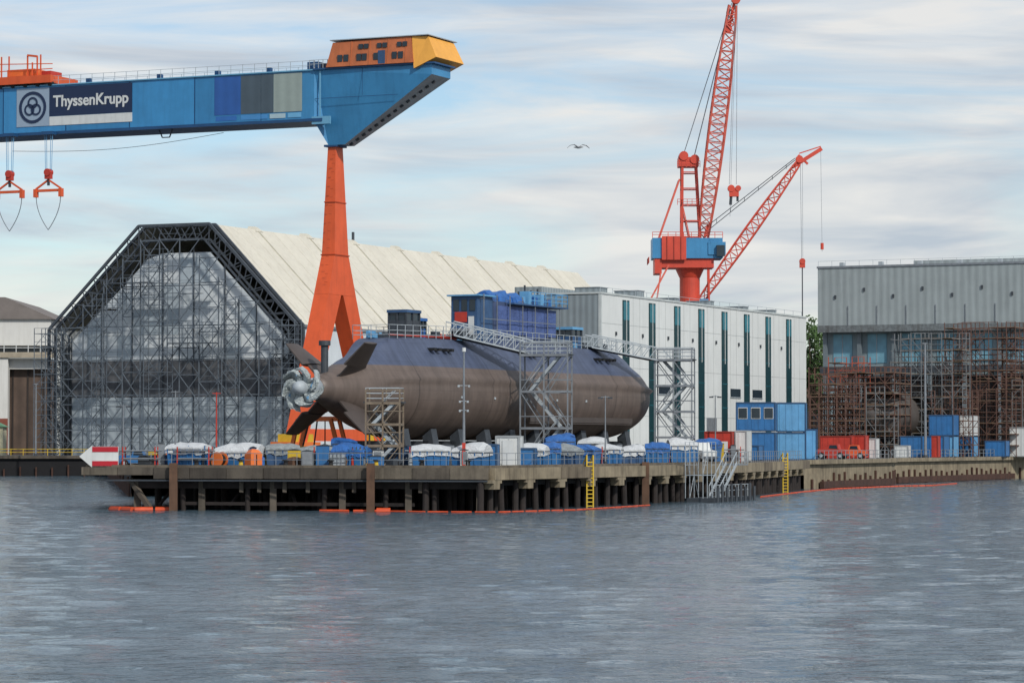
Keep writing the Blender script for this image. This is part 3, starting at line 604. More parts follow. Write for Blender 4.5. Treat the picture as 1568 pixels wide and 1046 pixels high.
for j in range(26):
    t=j/25; c=(-46+30*t,2.5,ZB-1.5+1.0*t-.8*math.sin(math.pi*t))
    if pr: G.beam('festoon_cable',steel_d,pr,c,.05)
    pr=c
G.beam('festoon_bracket',steel_d,(-24,1,ZB),(-23.6,1,ZB-.9),.12); G.beam('festoon_bracket',steel_d,(-22.2,1,ZB),(-22.6,1,ZB-.9),.12); G.beam('festoon_bracket',steel_d,(-23.6,1,ZB-.9),(-22.6,1,ZB-.9),.12)
ge=G.done()
tcv=bpy.data.curves.new('sign_text','FONT'); tcv.body='ThyssenKrupp'; tcv.size=2.2; tcv.extrude=.02; tcv.offset=.05
to=bpy.data.objects.new('sign_text_curve',tcv); bpy.context.collection.objects.link(to); bpy.context.view_layer.update()
dg=bpy.context.evaluated_depsgraph_get(); tm=bpy.data.meshes.new_from_object(to.evaluated_get(dg)); bpy.data.objects.remove(to)
xs=[v.co.x for v in tm.vertices]; sc=10.7/(max(xs)-min(xs)); mn=min(xs)
for v in tm.vertices: v.co.x=(v.co.x-mn)*sc; v.co.y*=sc*1.05
tm.materials.clear(); tm.materials.append(white); to=bpy.data.objects.new('sign_lettering',tm); bpy.context.collection.objects.link(to); to.parent=ge
to.rotation_euler=(math.pi/2,0,0); to.location=(-38.4,-.12,46.3)
# ------------------------------------------------------------------ white workshop with teal strips
wp=M('white_cladding','d6dad9',.5,.07,.2,streak=.16,dirt='8f918c'); teal=M('teal_strip','12393f',.35,.25,.5); tealg=M('teal_glazing','2f7482',.25,.2,.5); gcl=M('grey_corrugated_cladding','8b969b',.6,.12,.3,streak=.25,dirt='5f676b',corr=.28,cper=.9)
ptr=M('pale_trim','b9c0c0'); jg=M('joint_grey','a2a8a8')
Bd=Obj('workshop_building',(11.8,400,0),YAW); T=25.2
Bd.box('walls',gcl,-13,-.05,0,85,DECK,T-.1); Bd.box('facade',wp,-.05,0,0.3,85,DECK,T); Bd.box('corner_trim',ptr,-.3,.06,-.06,.35,DECK,T+.1); Bd.box('coping',ptr,-13.1,.12,-.1,85.1,T,T+.25)
for i in range(8):
    y=7.7+9.65*i; Bd.box('teal_strips',teal,.01,.12,y,y+2.3,DECK,T-.5); Bd.box('strip_glazing',tealg,.125,.15,y+.12,y+2.18,22.0,T-.7)
    Bd.box('strip_frame',wp,.13,.2,y+1.1,y+1.18,17,T-.5)
    for z in (7,10.5,14,17.5): Bd.box('strip_transoms',tealg,.125,.16,y,y+2.3,z,z+.08)
    if i in (0,2,5,6): Bd.box('small_windows',glass,.01,.06,y-5.9 if i else y-5,y-1.6,12.2,13.4); Bd.box('small_window_sills',steel_w,.01,.14,y-6.,y-1.5,12.05,12.18)
    for k in (2.45,4.9): Bd.box('panel_joints',jg,.005,.02,y+k+1.4,y+k+1.45,DECK,T)
    Bd.box('wall_fittings',steel_d,.01,.2,y-2.6,y-2.3,19.8,20.3)
for z in (9.,15.5,21.3): Bd.box('panel_joints_h',jg,.004,.015,.4,84.9,z,z+.05)
Bd.box('roller_door',steel,.02,.1,40,44,DECK,9)
for y,h,w in ((3,.7,3),(17,.9,2.4),(31,.5,2),(45,.7,2.2),(60,.5,2),(73,.5,2)): Bd.box('roof_plant',gcl,-5,-1.5,y,y+w,T+.25,T+.3+h); Bd.box('roof_plant_caps',steel,-5.1,-1.4,y-.1,y+w+.1,T+.3+h,T+.4+h)
Bd.railing('roof_rail',steel_w,[(-.4,1,T+.25),(-.4,84,T+.25)],.7,4,.05,(1,))
Bd.box('roof_upstand',gcl,-13,-9,1,14,T+.25,T+1.2)
Bd.done()
# ------------------------------------------------------------------ grey hall right
gc=M('grey_hall_cladding','9da7a9',.6,.12,.2,streak=.4,dirt='6f7779',corr=.2,cper=1.3); gl=M('hall_window_band','6f9fb2',.3,.2,.5)
K=Obj('dock_hall',(53,520,0),YAW)
K.box('upper_cladding',gc,0,75,0,60,24.8,35.6); K.box('roof_edge',steel,-.15,75,-.15,60,35.6,35.95); K.box('lower_wall',M('hall_lower_wall','84959b',.6,.2,.4,streak=.3),.3,75,2.5,60,DECK,24.8)
K.box('soffit_drip_rail',M('drip_edge','70777a',.7,.4,2,streak=.8),-.05,75,-.1,-.01,24.5,25.7)
x=.8
while x<74:
    K.box('lower_glazing',gl,x+1.2,x+4.6,2.38,2.48,19.2,24.2); K.beam('columns',M('column_grey','6b767c'),(x,1.6,DECK),(x,1.6,24.8),.7,.6)
    K.box('glazing_bars',steel_w,x+2.8,x+2.9,2.3,2.37,19.2,24.2); x+=6.2
for k in range(14): K.box('cladding_vents',steel_d,3+k*5.2,3.35+k*5.2,-.2,-.02,30.3+(k%2)*1.2,30.9+(k%2)*1.2); K.box('downpipes',steel,5.4+k*5.2,5.52+k*5.2,-.14,-.02,25.7,29)
for k in range(10): K.box('roof_vents',steel_w,3.6+k*7,4.3+k*7,1,2,35.9,36.6)
K.box('roof_step',gc,16,40,4,20,35.95,36.8); K.box('crane_beam',steel_d,0,75,1.,1.5,17.5,18.6)
K.box('dark_opening',dark,8,40,2.3,2.36,DECK,16.8); K.railing('roof_rail',steel_w,[(0,.3,35.95),(74,.3,35.95)],.9,2.4,.05,(1,))  # near-black panel on the solid wall, painted as the shade inside an opening
K.done()
o=Obj('distant_warehouse',(45,640,0),YAW); o.prism_xz('walls',M('brown_brick','6c5648',.8,.2,.5),[(0,DECK),(40,DECK),(40,17),(20,21),(0,17)],0,30)
for k in range(7): o.box('windows',glass,2+k*5.4,5+k*5.4,-.08,-.01,8,13)
o.done()
# ------------------------------------------------------------------ left halls
LBm=M('pale_wall','d0d0cc',.7,.08,.2,streak=.25,dirt='98948a'); rf=M('brown_roof','77706c',.8,.2,.4); brn=M('brown_doors','5a4a40',.7,.3,.4,corr=.3,cper=2.)
o=Obj('slipway_hall',(-86.0,560,0),0)
o.box('upper_wall',LBm,-60,0,0,40,23.6,28.5); o.prism_xz('roof',rf,[(-60,28.5),(.8,28.5),(-8.5,32.6),(-52,32.6)],-.6,40.6)
o.box('lower_wall',brn,-60,-.6,1.5,39,DECK,21.2); o.box('walkway',M('walkway_beam','a09684',.7,.3),-60,.6,-2.2,1.4,21.3,22.3); o.box('window_band',glass,-60,-.4,1.2,1.45,22.3,23.6)
o.railing('walkway_rail',white,[(-60,-2.1,22.3),(.6,-2.1,22.3)],1.5,2.2,.12); o.box('pale_band',LBm,-60,0,-.08,-.01,19.2,21.2)
for x in (-8.8,-20,-32,-44): o.box('columns',LBm,x-1.1,x+1.1,-1.8,.2,DECK,21.2); o.box('column_feet',M('red_brick_base','7e4738',.8,.2,1),x-1.15,x+1.15,-1.9,-1.82,DECK,10)
for x in (-1.6,-4.6,-7.4): o.box('door_rails',M('door_rail','2d2622'),x,x+.25,1.3,1.44,DECK,20)
o.done()
o=Obj('green_roofed_hut',(-93.5,520,0),0); hc=M('cream_render','c8c3a4',.7,.15,.6,streak=.2)
o.box('walls',hc,0,5.4,0,4,DECK,8.2); o.prism_xz('roof',M('green_roof','5d8a6c',.7,.2,.6),[(-.4,8.2),(5.8,8.2),(2.7,9.7)],-.4,4.4); o.box('window',glass,1,2.2,-.06,-.01,5.8,7.2); o.box('door',blued,3.4,4.6,-.06,-.01,DECK,6.8); o.done()
# ------------------------------------------------------------------ red slewing cranes
cr=M('crane_red_paint','cb4733',.5,.18,.4,streak=.25,dirt='7c2214'); crp=M('boom_pink_red','d0604f',.5,.15,.4)
C=Obj('slewing_dock_crane',(31.2,520,0),0)
C.tube('column',cr,(-.4,0,DECK),(-.4,0,35),1.75,n=24); C.tube('column_flare',cr,(-.4,0,34),(-.4,0,36.6),1.8,3.,n=24); C.box('slew_platform',cr,-6.4,3.6,-3,3,35.6,37.2)
C.box('slew_platform_end',cr,-6.6,-5.4,-3.2,3.2,34.6,37.3)
C.box('machinery_house',gb,-7,5.1,-3.4,3.4,37.2,40.7); C.box('machinery_house_front',cr,-5.4,-1.2,-3.7,-3.42,36.9,41.0); C.box('counterweight_cover',gb,2.6,5.6,-3.6,3.6,37.8,40.0)
for x in (-4.6,-3.4,-2.2): C.box('house_ribs',M('dark_red','8e2a1c'),x,x+.15,-3.78,-3.71,37,40.9)
C.box('operator_cabin',glass,4,5.4,-4.3,-3.5,37.5,39.4); C.railing('house_rail',cr,[(-7,-3.4,40.7),(5.1,-3.4,40.7)],1.,1.3,.1)
C.railing('platform_rail',cr,[(-7.6,-3.4,36.4),(-7.6,3.4,36.4)],1.,1.3,.1)
for y in (-1.6,1.6):
    C.beam('a_frame',cr,(-1.8,y,40.7),(-1.7,y,55.2),.42); C.beam('a_frame',cr,(1.4,y,40.7),(.6,y,55.2),.35)
    for k in range(5):
        z=41+k*2.8; C.beam('a_frame_bracing',cr,(-1.8,y,z),(1.2-.1*k,y,z),.2)
    C.beam('backstay',crp,(-2.2,y,51),(-5.8,y,40.7),.3); C.beam('backstay',crp,(-.5,y,41),(-1.6,y,46),.2)
C.box('a_frame_head',cr,-2.4,1.1,-2,2,53.2,54.8); C.tube('sheaves',cr,(-1.5,-2.2,55),(-1.5,2.2,55),.8,n=14); C.tube('sheaves',cr,(.4,-2.2,54.4),(.4,2.2,54.4),.8,n=14)
C.railing('a_frame_rail',cr,[(-2.6,-2,53),(1.3,-2,53)],1.1,.7,.1); C.railing('a_frame_rail2',cr,[(-2.6,-2,46.5),(1.6,-2,46.5)],1.,.8,.09)
C.lattice('boom',crp,(1.9,0,40.3),(6.6,-8,80.2),lambda t:.9+1.9*math.sin(math.pi*min(1,.08+t*.88))**.8,26,.26,.16,up=(1,0,0))
C.beam('boom_head',cr,(6.0,-7.3,76.5),(7.2,-8.4,82.3),.5); C.beam('boom_head',cr,(6.6,-7.6,78),(5.4,-7.6,77),.6); C.tube('head_sheaves',cr,(7.1,-8.8,81.2),(7.1,-7.8,81.2),.8,n=14); C.tube('head_sheaves',cr,(5.9,-8,76.2),(5.9,-7,76.2),.6,n=14)
for e in (-.5,.5):
    C.beam('pendants',steel,(.4,e,55),(6.2,-8+e,79.5),.09); C.beam('pendants',steel,(-1.5,e,55.2),(6.4,-8+e,80.5),.08)
for e in (-.7,.5): C.beam('hoist_ropes',steel,(7.2+e*.3,-8.3,81),(6.6+e,-8.3,49.5),.08)
C.beam('hoist_ropes',steel,(7.2,-8.3,81),(6.0,-8.3,44),.06)
C.box('hook_block',cr,5.9,7.5,-8.7,-7.9,47.4,48.9); C.tube('hook_sheave',cr,(6.2,-8.8,48.8),(6.2,-7.8,48.8),.6,n=12); C.tube('hook_sheave',cr,(7.4,-8.8,48.8),(7.4,-7.8,48.8),.5,n=12)
C.tube('hook',steel_d,(6.2,-8.3,47.5),(6.1,-8.3,46.),.25,n=8); C.tube('hook',steel_d,(7.3,-8.3,47.4),(7.3,-8.3,46.6),.2,n=8)
C.beam('backstay_front',crp,(-4.2,-3.2,36),(-7.4,-3.2,30),.3); C.beam('backstay_front',crp,(-5.6,-3.2,34.6),(-6.4,-3.2,29),.25)
C.done()
D=Obj('slewing_dock_crane',(35.1,560,0),0)
D.tube('column',cr,(0,0,DECK),(0,0,31),1.6,n=20); D.box('machinery_house',gb,-4,1.4,-2.6,2.6,29,32.2); D.box('slew_platform',cr,-4.2,2,-2.8,2.8,28.2,28.98)
for y in (-1.2,1.2): D.beam('a_frame',cr,(-2,y,32.2),(1.4,y,46),.35); D.beam('a_frame',cr,(1.6,y,29),(1.5,y,46),.35)
D.lattice('boom',cr,(.3,0,32.2),(18.2,-2,57.5),lambda t:.7+1.3*math.sin(math.pi*min(1,.1+t*.85)),18,.26,.15)
D.beam('jib_head',cr,(17.2,-2,56.8),(22.6,-2,60.2),.5,.7); D.beam('jib_head',cr,(18.2,-2,59),(20,-2,57.3),.4); D.beam('jib_head',cr,(18.4,-2,59.3),(22.4,-2,60.6),.2); D.tube('head_sheaves',cr,(18.4,-2.6,58.2),(18.4,-1.4,58.2),.7,n=12)
for e in (0,.9): D.beam('luffing_ropes',steel_d,(1.5,0,46-e),(17.6,-2,58.4-e*.4),.13)
for k in range(6): t=.1+k*.16; D.beam('rope_spacers',steel_d,(1.5+16.1*t,-2*t,46+12.4*t),(1.5+16.1*t,-2*t,45.1+12.6*t),.1)
D.beam('hoist_ropes',steel,(18.6,-2,58),(18.8,-2,38),.08); D.beam('hoist_ropes',steel,(19,-2,58),(19,-2,40),.06); D.tube('hook_block',cr,(18.9,-2.5,39.2),(18.9,-1.5,39.2),.55,n=12); D.box('hook_block2',cr,18.4,19.4,-2.4,-1.6,38,39.2); D.beam('hook_line',steel_d,(18.9,-2,38),(18.9,-2,29),.2)
D.beam('hoist_ropes',steel,(22.4,-2,60),(22.6,-2,41),.06); D.tube('ball_hook',cr,(22.6,-2,42.6),(22.6,-2,41.4),.3,n=8)
D.done()
# ------------------------------------------------------------------ right-hand scaffolded submarine section
sc1=M('rusty_scaffold','664a40',.7,.35,1); sc2=M('grey_scaffold','767a7d',.6,.3,1); sc3=M('orange_scaffold','a8523c',.6,.3)
o=Obj('submarine_section',(52,436,0),YAW); o.sm={'hull'}
rg=[]
for y,r_ in ((0,.4),(.5,1.5),(1.5,2.4),(3,3.1),(6,3.5),(30,3.5)): rg.append([(r_*math.cos(i*math.pi/16),y,9.4+r_*math.sin(i*math.pi/16)) for i in range(32)])
o.loft('hull',M('dark_hull','57524f',.6,.2,.5),rg)
for y in range(4,28,5): o.box('cradle',steel_d,-2,2,y,y+1,DECK,6.4)
o.done()
def scf(name,x,y,mat,w,dp,top,nx,ny,nz,drop,deck=plank,seed=1,r=.11):
    o=Obj(name,(x,y,0),YAW); rr=random.Random(seed); o.scaffold(mat,0,w,0,dp,DECK,top,nx,ny,nz,r,deck,.6,drop,rnd=rr); o.done()
scf('scaffolding',42.5,428,sc1,6.5,5,13.6,5,2,6,.4,seed=1); scf('scaffolding',43.5,440,sc1,13,8,15.5,9,3,8,.3,seed=2); scf('scaffolding',47,446,sc3,5.5,3,17.2,3,1,7,.3,seed=9)
scf('scaffolding',49.5,431,sc2,5.5,2,12.5,4,1,5,.4,seed=21)
scf('scaffolding',56.5,448,sc2,11,4,20.8,7,2,10,.35,seed=3); scf('scaffolding',66,458,sc1,11,5,22.8,8,2,12,.2,seed=4); scf('scaffolding',75.5,462,sc1,11,5,21.5,7,2,10,.3,seed=5); scf('scaffolding',60,436,sc1,7,3,12.,5,1,5,.4,seed=6)
scf('scaffolding',67,452,sc1,9,3,15.,6,1,7,.5,seed=7); scf('scaffolding',57,454,sc1,9,3,17.5,6,1,8,.4,seed=8); scf('scaffolding',74,454,sc2,8,3,14,5,1,6,.5,seed=12); scf('scaffolding',49,452,sc1,8,3,14.5,5,1,7,.5,seed=14)
# ------------------------------------------------------------------ containers, skips and clutter
def skip(x,y,w,dp,h,col,tarp=None,yaw=0.,name='tarp_covered_skip'):
    o=Obj(name,(x,y,DECK),yaw); a,b=w/2,dp/2
    o.hexa('body',col,[(-a*.9,-b*.9,.15),(a*.9,-b*.9,.15),(a*.9,b*.9,.15),(-a*.9,b*.9,.15),(-a,-b,h),(a,-b,h),(a,b,h),(-a,b,h)])
    n=max(3,int(w/.55))
    for i in range(n+1):
        xx=-a*.92+2*a*.92*i/n; o.beam('ribs',col,(xx,-b*.93,.2),(xx*1.05,-b*1.03,h),.09)
    o.beam('rim',steel_d,(-a,-b-.02,h),(a,-b-.02,h),.08); o.beam('rim',steel_d,(a+.02,-b,h),(a+.02,b,h),.08)
    for sx_ in (-a*.7,a*.7): o.box('feet',black,sx_-.15,sx_+.15,-b*.9,b*.9,0,.15)
    if tarp:
        rg=[]; m=8; hh=R.uniform(.5,.9); sk=R.uniform(-.3,.3)
        for i in range(m):
            t=i/(m-1); xx=-a*1.04+2.08*a*t; k=(.35+.65*math.sin(math.pi*(.08+.84*t))**.5)*(1+sk*(t-.5)*2); rr=R.uniform(.92,1.07); dz=R.uniform(-.2,.05)
            rg.append([(xx,-b*1.05,h-.25+dz),(xx,-b*1.02,h+.18*k),(xx,-b*.5,h+hh*.8*k*rr),(xx,0,h+hh*k*rr),(xx,b*.5,h+hh*.8*k),(xx,b*1.02,h+.15),(xx,b*1.03,h-.2)])
        o.loft('tarpaulin',tarp,rg)
    o.done()
def cont(x,y,w,dp,h,col,yaw=0.,z=0.,win=0,door=False,name='site_container',roofm_=None):
    o=Obj(name,(x,y,DECK+z),yaw); a,b=w/2,dp/2
    o.box('body',col,-a,a,-b,b,.12,h-.08); n=int(w/.35)
    for i in range(1,n):
        xx=-a+w*i/n
        if i%2: o.box('corrugation',col,xx-.09,xx+.09,-b-.04,-b-.002,.25,h-.2)
    fr_=M('frame_'+col.name,'2b4a6b' if 'blue' in col.name else ('8c2c20' if 'red' in col.name else '9ba0a2'))
    for sx_ in (-a,a):
        for sy in (-b,b): o.beam('frame',fr_,(sx_,sy,0),(sx_,sy,h),.14)
    for sy in (-b,b): o.beam('frame',fr_,(-a,sy,.08),(a,sy,.08),.13); o.beam('frame',fr_,(-a,sy,h-.06),(a,sy,h-.06),.13)
    for i in range(win):
        xx=-a+w*(i+.5)/win; hw=w/win*.33; o.box('windows',glass,xx-hw,xx+hw,-b-.1,-b-.045,h*.45,h*.8); o.box('window_frames',white,xx-hw-.05,xx+hw+.05,-b-.075,-b-.042,h*.43,h*.82)
    if door: o.box('door',white,a-1.3,a-.4,-b-.09,-b-.045,.15,2.1)
    o.box('roof',roofm_ or fr_,-a+.05,a-.05,-b+.05,b-.05,h-.07,h+.02); o.done()
for (xc,w,yy,h,t,c) in [(-25.3,2.9,236,1.2,tarpw,blue),(-21.4,3.6,236.4,1.2,tarpw,blue),(-18.1,2.6,237,1.15,tarpg,blued),(-15.3,2.7,236.5,1.1,tarpg,blued),(-12.5,2.6,234,1.3,tarpb,blue),
      (-6.2,2.9,231,1.3,tarpw,blue),(-3.1,2.6,232,1.3,tarpw,blue),(1.7,2.2,240,1.2,tarpw,blue),(4.6,2.0,246,1.2,tarpg,blued),(6.2,2.0,251,1.1,tarpb,blue),(8.3,2.2,257,1.2,tarpw,blue),(13.2,2.2,273,1.3,tarpb,blue),(15.8,2.6,279,1.4,tarpw,blue),
      (-28.2,2.2,238,1.0,None,blue),(2.9,2,243,1.4,tarpb,blue),(10.5,2,263,1.3,tarpw,blued),(-27.,2.4,246,1.3,tarpw,blue),(-8.8,2,238,1.5,None,blued),(-22,2.2,244,1.5,None,blue),(-13.5,2,242,1.7,tarpb,blue),(4.0,2.4,252,1.7,tarpb,blue),(7,2.3,262,1.6,tarpw,blue),(19,2.4,292,1.5,tarpb,blue)]:
    skip(xc,yy,w,2.2,h*R.uniform(.85,1.2),c,t,R.uniform(-.35,.15),'tarp_covered_skip' if t else 'open_skip')
cont(-.2,236,1.8,2,2.45,white,-.15,door=True,name='equipment_cabin'); cont(-1.6,234,1.0,1.6,1.8,blue,-.1,name='pump_unit'); cont(1.2,236.5,1.3,1.5,1.5,blue,-.1,name='pump_unit')
cont(20.9,302,2.7,2.5,3.1,red,-.2,door=True); cont(23.4,304,1.1,4,3.2,white,-.2); cont(18.8,296,1.3,2,1.6,blue,-.2)
cont(28.0,344,4.4,5,3.2,blue,-.12,0,0); cont(28.0,344,4.4,5,3.3,blue,-.12,3.3,3,name='site_office'); cont(32.6,350,3.3,5,3.2,lblue,-.12,0); cont(32.6,350,3.3,5,3.4,lblue,-.12,3.25,name='site_office'); cont(35.0,352.5,1.5,3,3.6,lblue,-.12,0)
cont(26,332,3,2.4,1.7,blue,-.3); cont(23.0,318,2.2,2.4,1.6,blued,-.3)
cont(56.2,420,3,5,3.,blue,-.3); cont(59.5,422,3,5,3,blue,-.3); cont(61.5,430,4,5,3,lblue,-.3); cont(61.8,430,3.4,5,3,blue,-.3,3.05); cont(65.5,440,4,5,3,blue,-.3); cont(67.2,442,2.1,5,3,lblue,-.3); cont(67.2,442,2.1,5,3,white,-.3,3.05); cont(58.4,414,.8,2,3.0,red,-.3,name='fuel_cabinet')
cont(77,452,3.5,5,4.4,white,-.3); cont(72,446,3,4,2.4,blue,-.3); cont(53.8,414,1.8,2.2,1.7,white,-.3)
def machine(x,y,yaw,col,name,s=1.):
    o=Obj(name,(x,y,DECK),yaw)
    o.prism_xz('body',col,[(-2.2*s,.5*s),(2.2*s,.5*s),(2.2*s,1.3*s),(1.2*s,1.45*s),(1.*s,2.2*s),(-.3*s,2.2*s),(-.5*s,1.5*s),(-2.2*s,1.5*s)],-1*s,1*s)
    o.prism_xz('cab_glass',glass,[(1.05*s,1.5*s),(.88*s,2.05*s),(-.15*s,2.05*s),(-.3*s,1.55*s)],-1.02*s,1.02*s)
    for xx in (-1.4*s,1.4*s):
        for yy in (-.95*s,.75*s): o.tube('wheels',black,(xx,yy-.12,.5*s),(xx,yy+.2,.5*s),.5*s,n=16); o.tube('hubs',steel_w,(xx,yy-.15,.5*s),(xx,yy-.11,.5*s),.25*s,n=12)
    o.box('bumper',steel_d,2.2*s,2.35*s,-.95*s,.95*s,.45*s,.75*s); o.done()
machine(39.8,374,-.3,red,'utility_truck',.85); machine(43.0,380,-.25,orange,'utility_truck',.8); machine(-30.0,240,0,blue,'utility_truck',.6); machine(17.5,286,-.9,white,'utility_van',.9)
cont(41.8,386,4,2.4,2.9,red,-.3); cont(44.8,388,2.0,2.4,3.0,red,-.3); cont(46.8,390,1.2,2.4,2.6,white,-.3)
def cabinet(x,y,h,w,col):
    o=Obj('electrical_cabinet',(x,y,DECK),R.uniform(-.3,.1)); o.box('body',col,-w/2,w/2,-.3,.3,.1,h); o.box('plinth',conc,-w/2-.05,w/2+.05,-.35,.35,0,.1); o.box('door',steel if col is white else col,-w*.4,w*.4,-.33,-.302,.25,h-.1); o.prism_xz('cap',steel_d,[(-w/2-.05,h),(w/2+.05,h),(0,h+.12)],-.35,.35); o.done()
def drum(x,y,r,col):
    o=Obj('cable_drum',(x,y,DECK),R.uniform(-.6,.6)); o.tube('core',black,(0,-.3,r),(0,.3,r),r*.7,n=16)
    for yy in (-.36,.3): o.tube('flanges',col,(0,yy,r),(0,yy+.06,r),r,n=20)
    o.done()
def ibc(x,y):
    o=Obj('liquid_tank_cage',(x,y,DECK),R.uniform(-.4,.2)); o.box('tank',steel_w,-.45,.45,-.45,.45,.16,1.05); o.box('pallet',timber,-.5,.5,-.5,.5,0,.14)
    for a in (-.5,-.17,.17,.5): o.beam('cage',steel,(a,-.5,.14),(a,-.5,1.12),.04); o.beam('cage',steel,(a,.5,.14),(a,.5,1.12),.04)
    for z in (.4,.75,1.12): o.beam('cage',steel,(-.5,-.5,z),(.5,-.5,z),.04); o.beam('cage',steel,(.5,-.5,z),(.5,.5,z),.04)
    o.done()
def rack(x,y):
    o=Obj('pipe_rack',(x,y,DECK),R.uniform(-.5,.1))
    for sx_ in (-1.3,1.3): o.beam('posts',red,(sx_,-.4,0),(sx_,-.4,1.6),.08); o.beam('posts',red,(sx_,.4,0),(sx_,.4,1.6),.08); o.beam('posts',red,(sx_,-.4,.6),(sx_,.4,.6),.07); o.beam('posts',red,(sx_,-.4,1.2),(sx_,.4,1.2),.07)
    for z in (.68,1.28):
        for k in range(5): o.tube('pipes',steel,(-1.7+R.random()*.3,-.3+k*.15,z),(1.7-R.random()*.3,-.3+k*.15,z),.06,n=8)
    o.done()
def bottles(x,y):
    o=Obj('gas_bottle_rack',(x,y,DECK),R.uniform(-.4,.2))
    for i in range(4):
        for j in range(2): cc=(red,green,yellow,steel)[i]; o.tube('bottle_'+cc.name,cc,(-.45+i*.3,-.15+j*.3,.1),(-.45+i*.3,-.15+j*.3,1.4),.12,n=10); o.tube('valve_'+cc.name,steel_d,(-.45+i*.3,-.15+j*.3,1.4),(-.45+i*.3,-.15+j*.3,1.6),.04,n=8)
    for z in (.1,.8,1.35): o.beam('frame',blue,(-.65,-.34,z),(.65,-.34,z),.05)
    for x_ in (-.65,.65): o.beam('frame',blue,(x_,-.34,0),(x_,-.34,1.7),.06); o.beam('frame',blue,(x_,.34,0),(x_,.34,1.7),.06)
    o.done()
cl=[white,steel,blue,lblue,blued,yellow,green,blue]
def spot(i,n):
    if i<n*.5: x=-31.5+28.5*R.random(); return x,234.9+R.random()*9-(x+31)*.2
    x=0+24*R.random(); return x,235+2.72*x+R.uniform(3,12)
for i in range(50): x,y=spot(i,50); cabinet(x,y,R.uniform(.7,1.9),R.uniform(.4,1.3),cl[R.randint(0,7)])
for i in range(16): x,y=spot(i,16); drum(x,y,R.uniform(.4,.8),(timber,blue,orange_b,steel)[i%4])
for i in range(12): x,y=spot(i,12); ibc(x,y)
for i in range(9): x,y=spot(i,9); rack(x,y)
for i in range(10): x,y=spot(i,10); bottles(x,y)
for i in range(26):
    x,y=spot(i,26)
    o=Obj('pallet_stack',(x,y,DECK),R.random()); c=[orange_b,yellow,steel_d,timber,tarpb,tarpw][i%6]
    for k in range(3): o.box('boards',timber,-.6,.6,-.5+k*.4,-.3+k*.4,.0,.14)
    hh=R.uniform(.6,1.5); o.loft('load',c,[[(-.52,-.45,.15),(.52,-.45,.15),(.52,.45,.15),(-.52,.45,.15)],[(-.5,-.43,hh*.8),(.52,-.45,hh*.75),(.5,.43,hh*.8),(-.52,.45,hh*.7)],[(-.3,-.25,hh),(.3,-.25,hh*.95),(.3,.25,hh),(-.3,.25,hh*.93)]]); o.beam('strap',black,(0,-.47,.15),(0,-.47,hh*.7),.08,.03); o.done()
o=Obj('lifting_frame',(-16.5,249,0),-.3)
for x in (-2.2,2.6): o.beam('legs',orange_b,(x,0,DECK),(x*.6,0,7.2),.3); o.beam('legs',orange_b,(x,2,DECK),(x*.6,2,7.2),.3)
o.beam('top',orange_b,(-1.6,1,7.2),(1.9,1,7.2),.4); o.beam('mid',yellow,(-2,0,4.8),(2.3,0,4.8),.25); o.box('base',yellow,-2.6,-1.7,-.3,1.4,DECK,4.4)
for k in range(4): o.beam('hoses',black,(-2+k,.2,4.8),(-1.4+k*.7,1,7),.1)
o.done()
def lamp(x,y,top,arm=.0,col=steel,name='lamp_post',r=.1,base=DECK):
    o=Obj(name,(x,y,0),0); o.tube('mast',col,(0,0,base),(0,0,top),r,r*.6,n=10); o.tube('base',steel_d,(0,0,base),(0,0,base+.4),r*1.8,n=10)
    o.beam('arm',col,(-.35-arm,0,top-.1),(.35+arm,0,top-.1),r*.8)
    for e in (-1,1): o.box('lamp_heads',steel_d,e*(.4+arm)-.2,e*(.4+arm)+.2,-.15,.15,top-.25,top-.12)
    o.done()
lamp(-27,241,9.4,r=.07); lamp(-31.3,242,8.3,r=.07); lamp(7.7,248,9.1,r=.07); lamp(56.4,410,19.,r=.2); lamp(20.3,300,10,r=.08); lamp(-77,486,15,r=.15)
lamp(-23.9,243,9.3,col=red,name='signal_post',r=.08)
o=Obj('floodlight_mast',(-3.7,231,0),0); o.tube('mast',steel,(0,0,DECK),(0,0,12.3),.12,.06,n=10)
for z,w in ((9.6,.4),(8.4,.3),(7.7,.3)): o.beam('crossarms',steel_w,(-w,0,z),(w,0,z),.05); o.box('floodlights',steel_w,-w-.08,-w+.08,-.1,.1,z-.12,z+.04); o.box('floodlights',steel_w,w-.08,w+.08,-.1,.1,z-.12,z+.04)
o.beam('lower_sleeve',red,(0,0,DECK),(0,0,5.2),.26); o.tube('lantern',white,(0,0,12.2),(0,0,12.5),.15,n=10); o.done()
o=Obj('channel_arrow_sign',(-33.5,232.7,DECK),-.05)
o.prism_xz('board',white,[(0,.85),(1.0,1.7),(1.0,1.62),(3.05,1.62),(3.05,.1),(1.0,.1),(1.0,0)],0,.12)
rr_=M('sign_red','b01e2c',.5,.1); o.box('red_bands',rr_,1.02,3.03,-.03,-.004,1.2,1.6); o.box('red_bands',rr_,1.02,3.03,-.03,-.004,.12,.5); o.beam('posts',steel_d,(1.4,.2,0),(1.4,.2,1.5),.1); o.beam('posts',steel_d,(2.7,.2,0),(2.7,.2,1.5),.1); o.done()
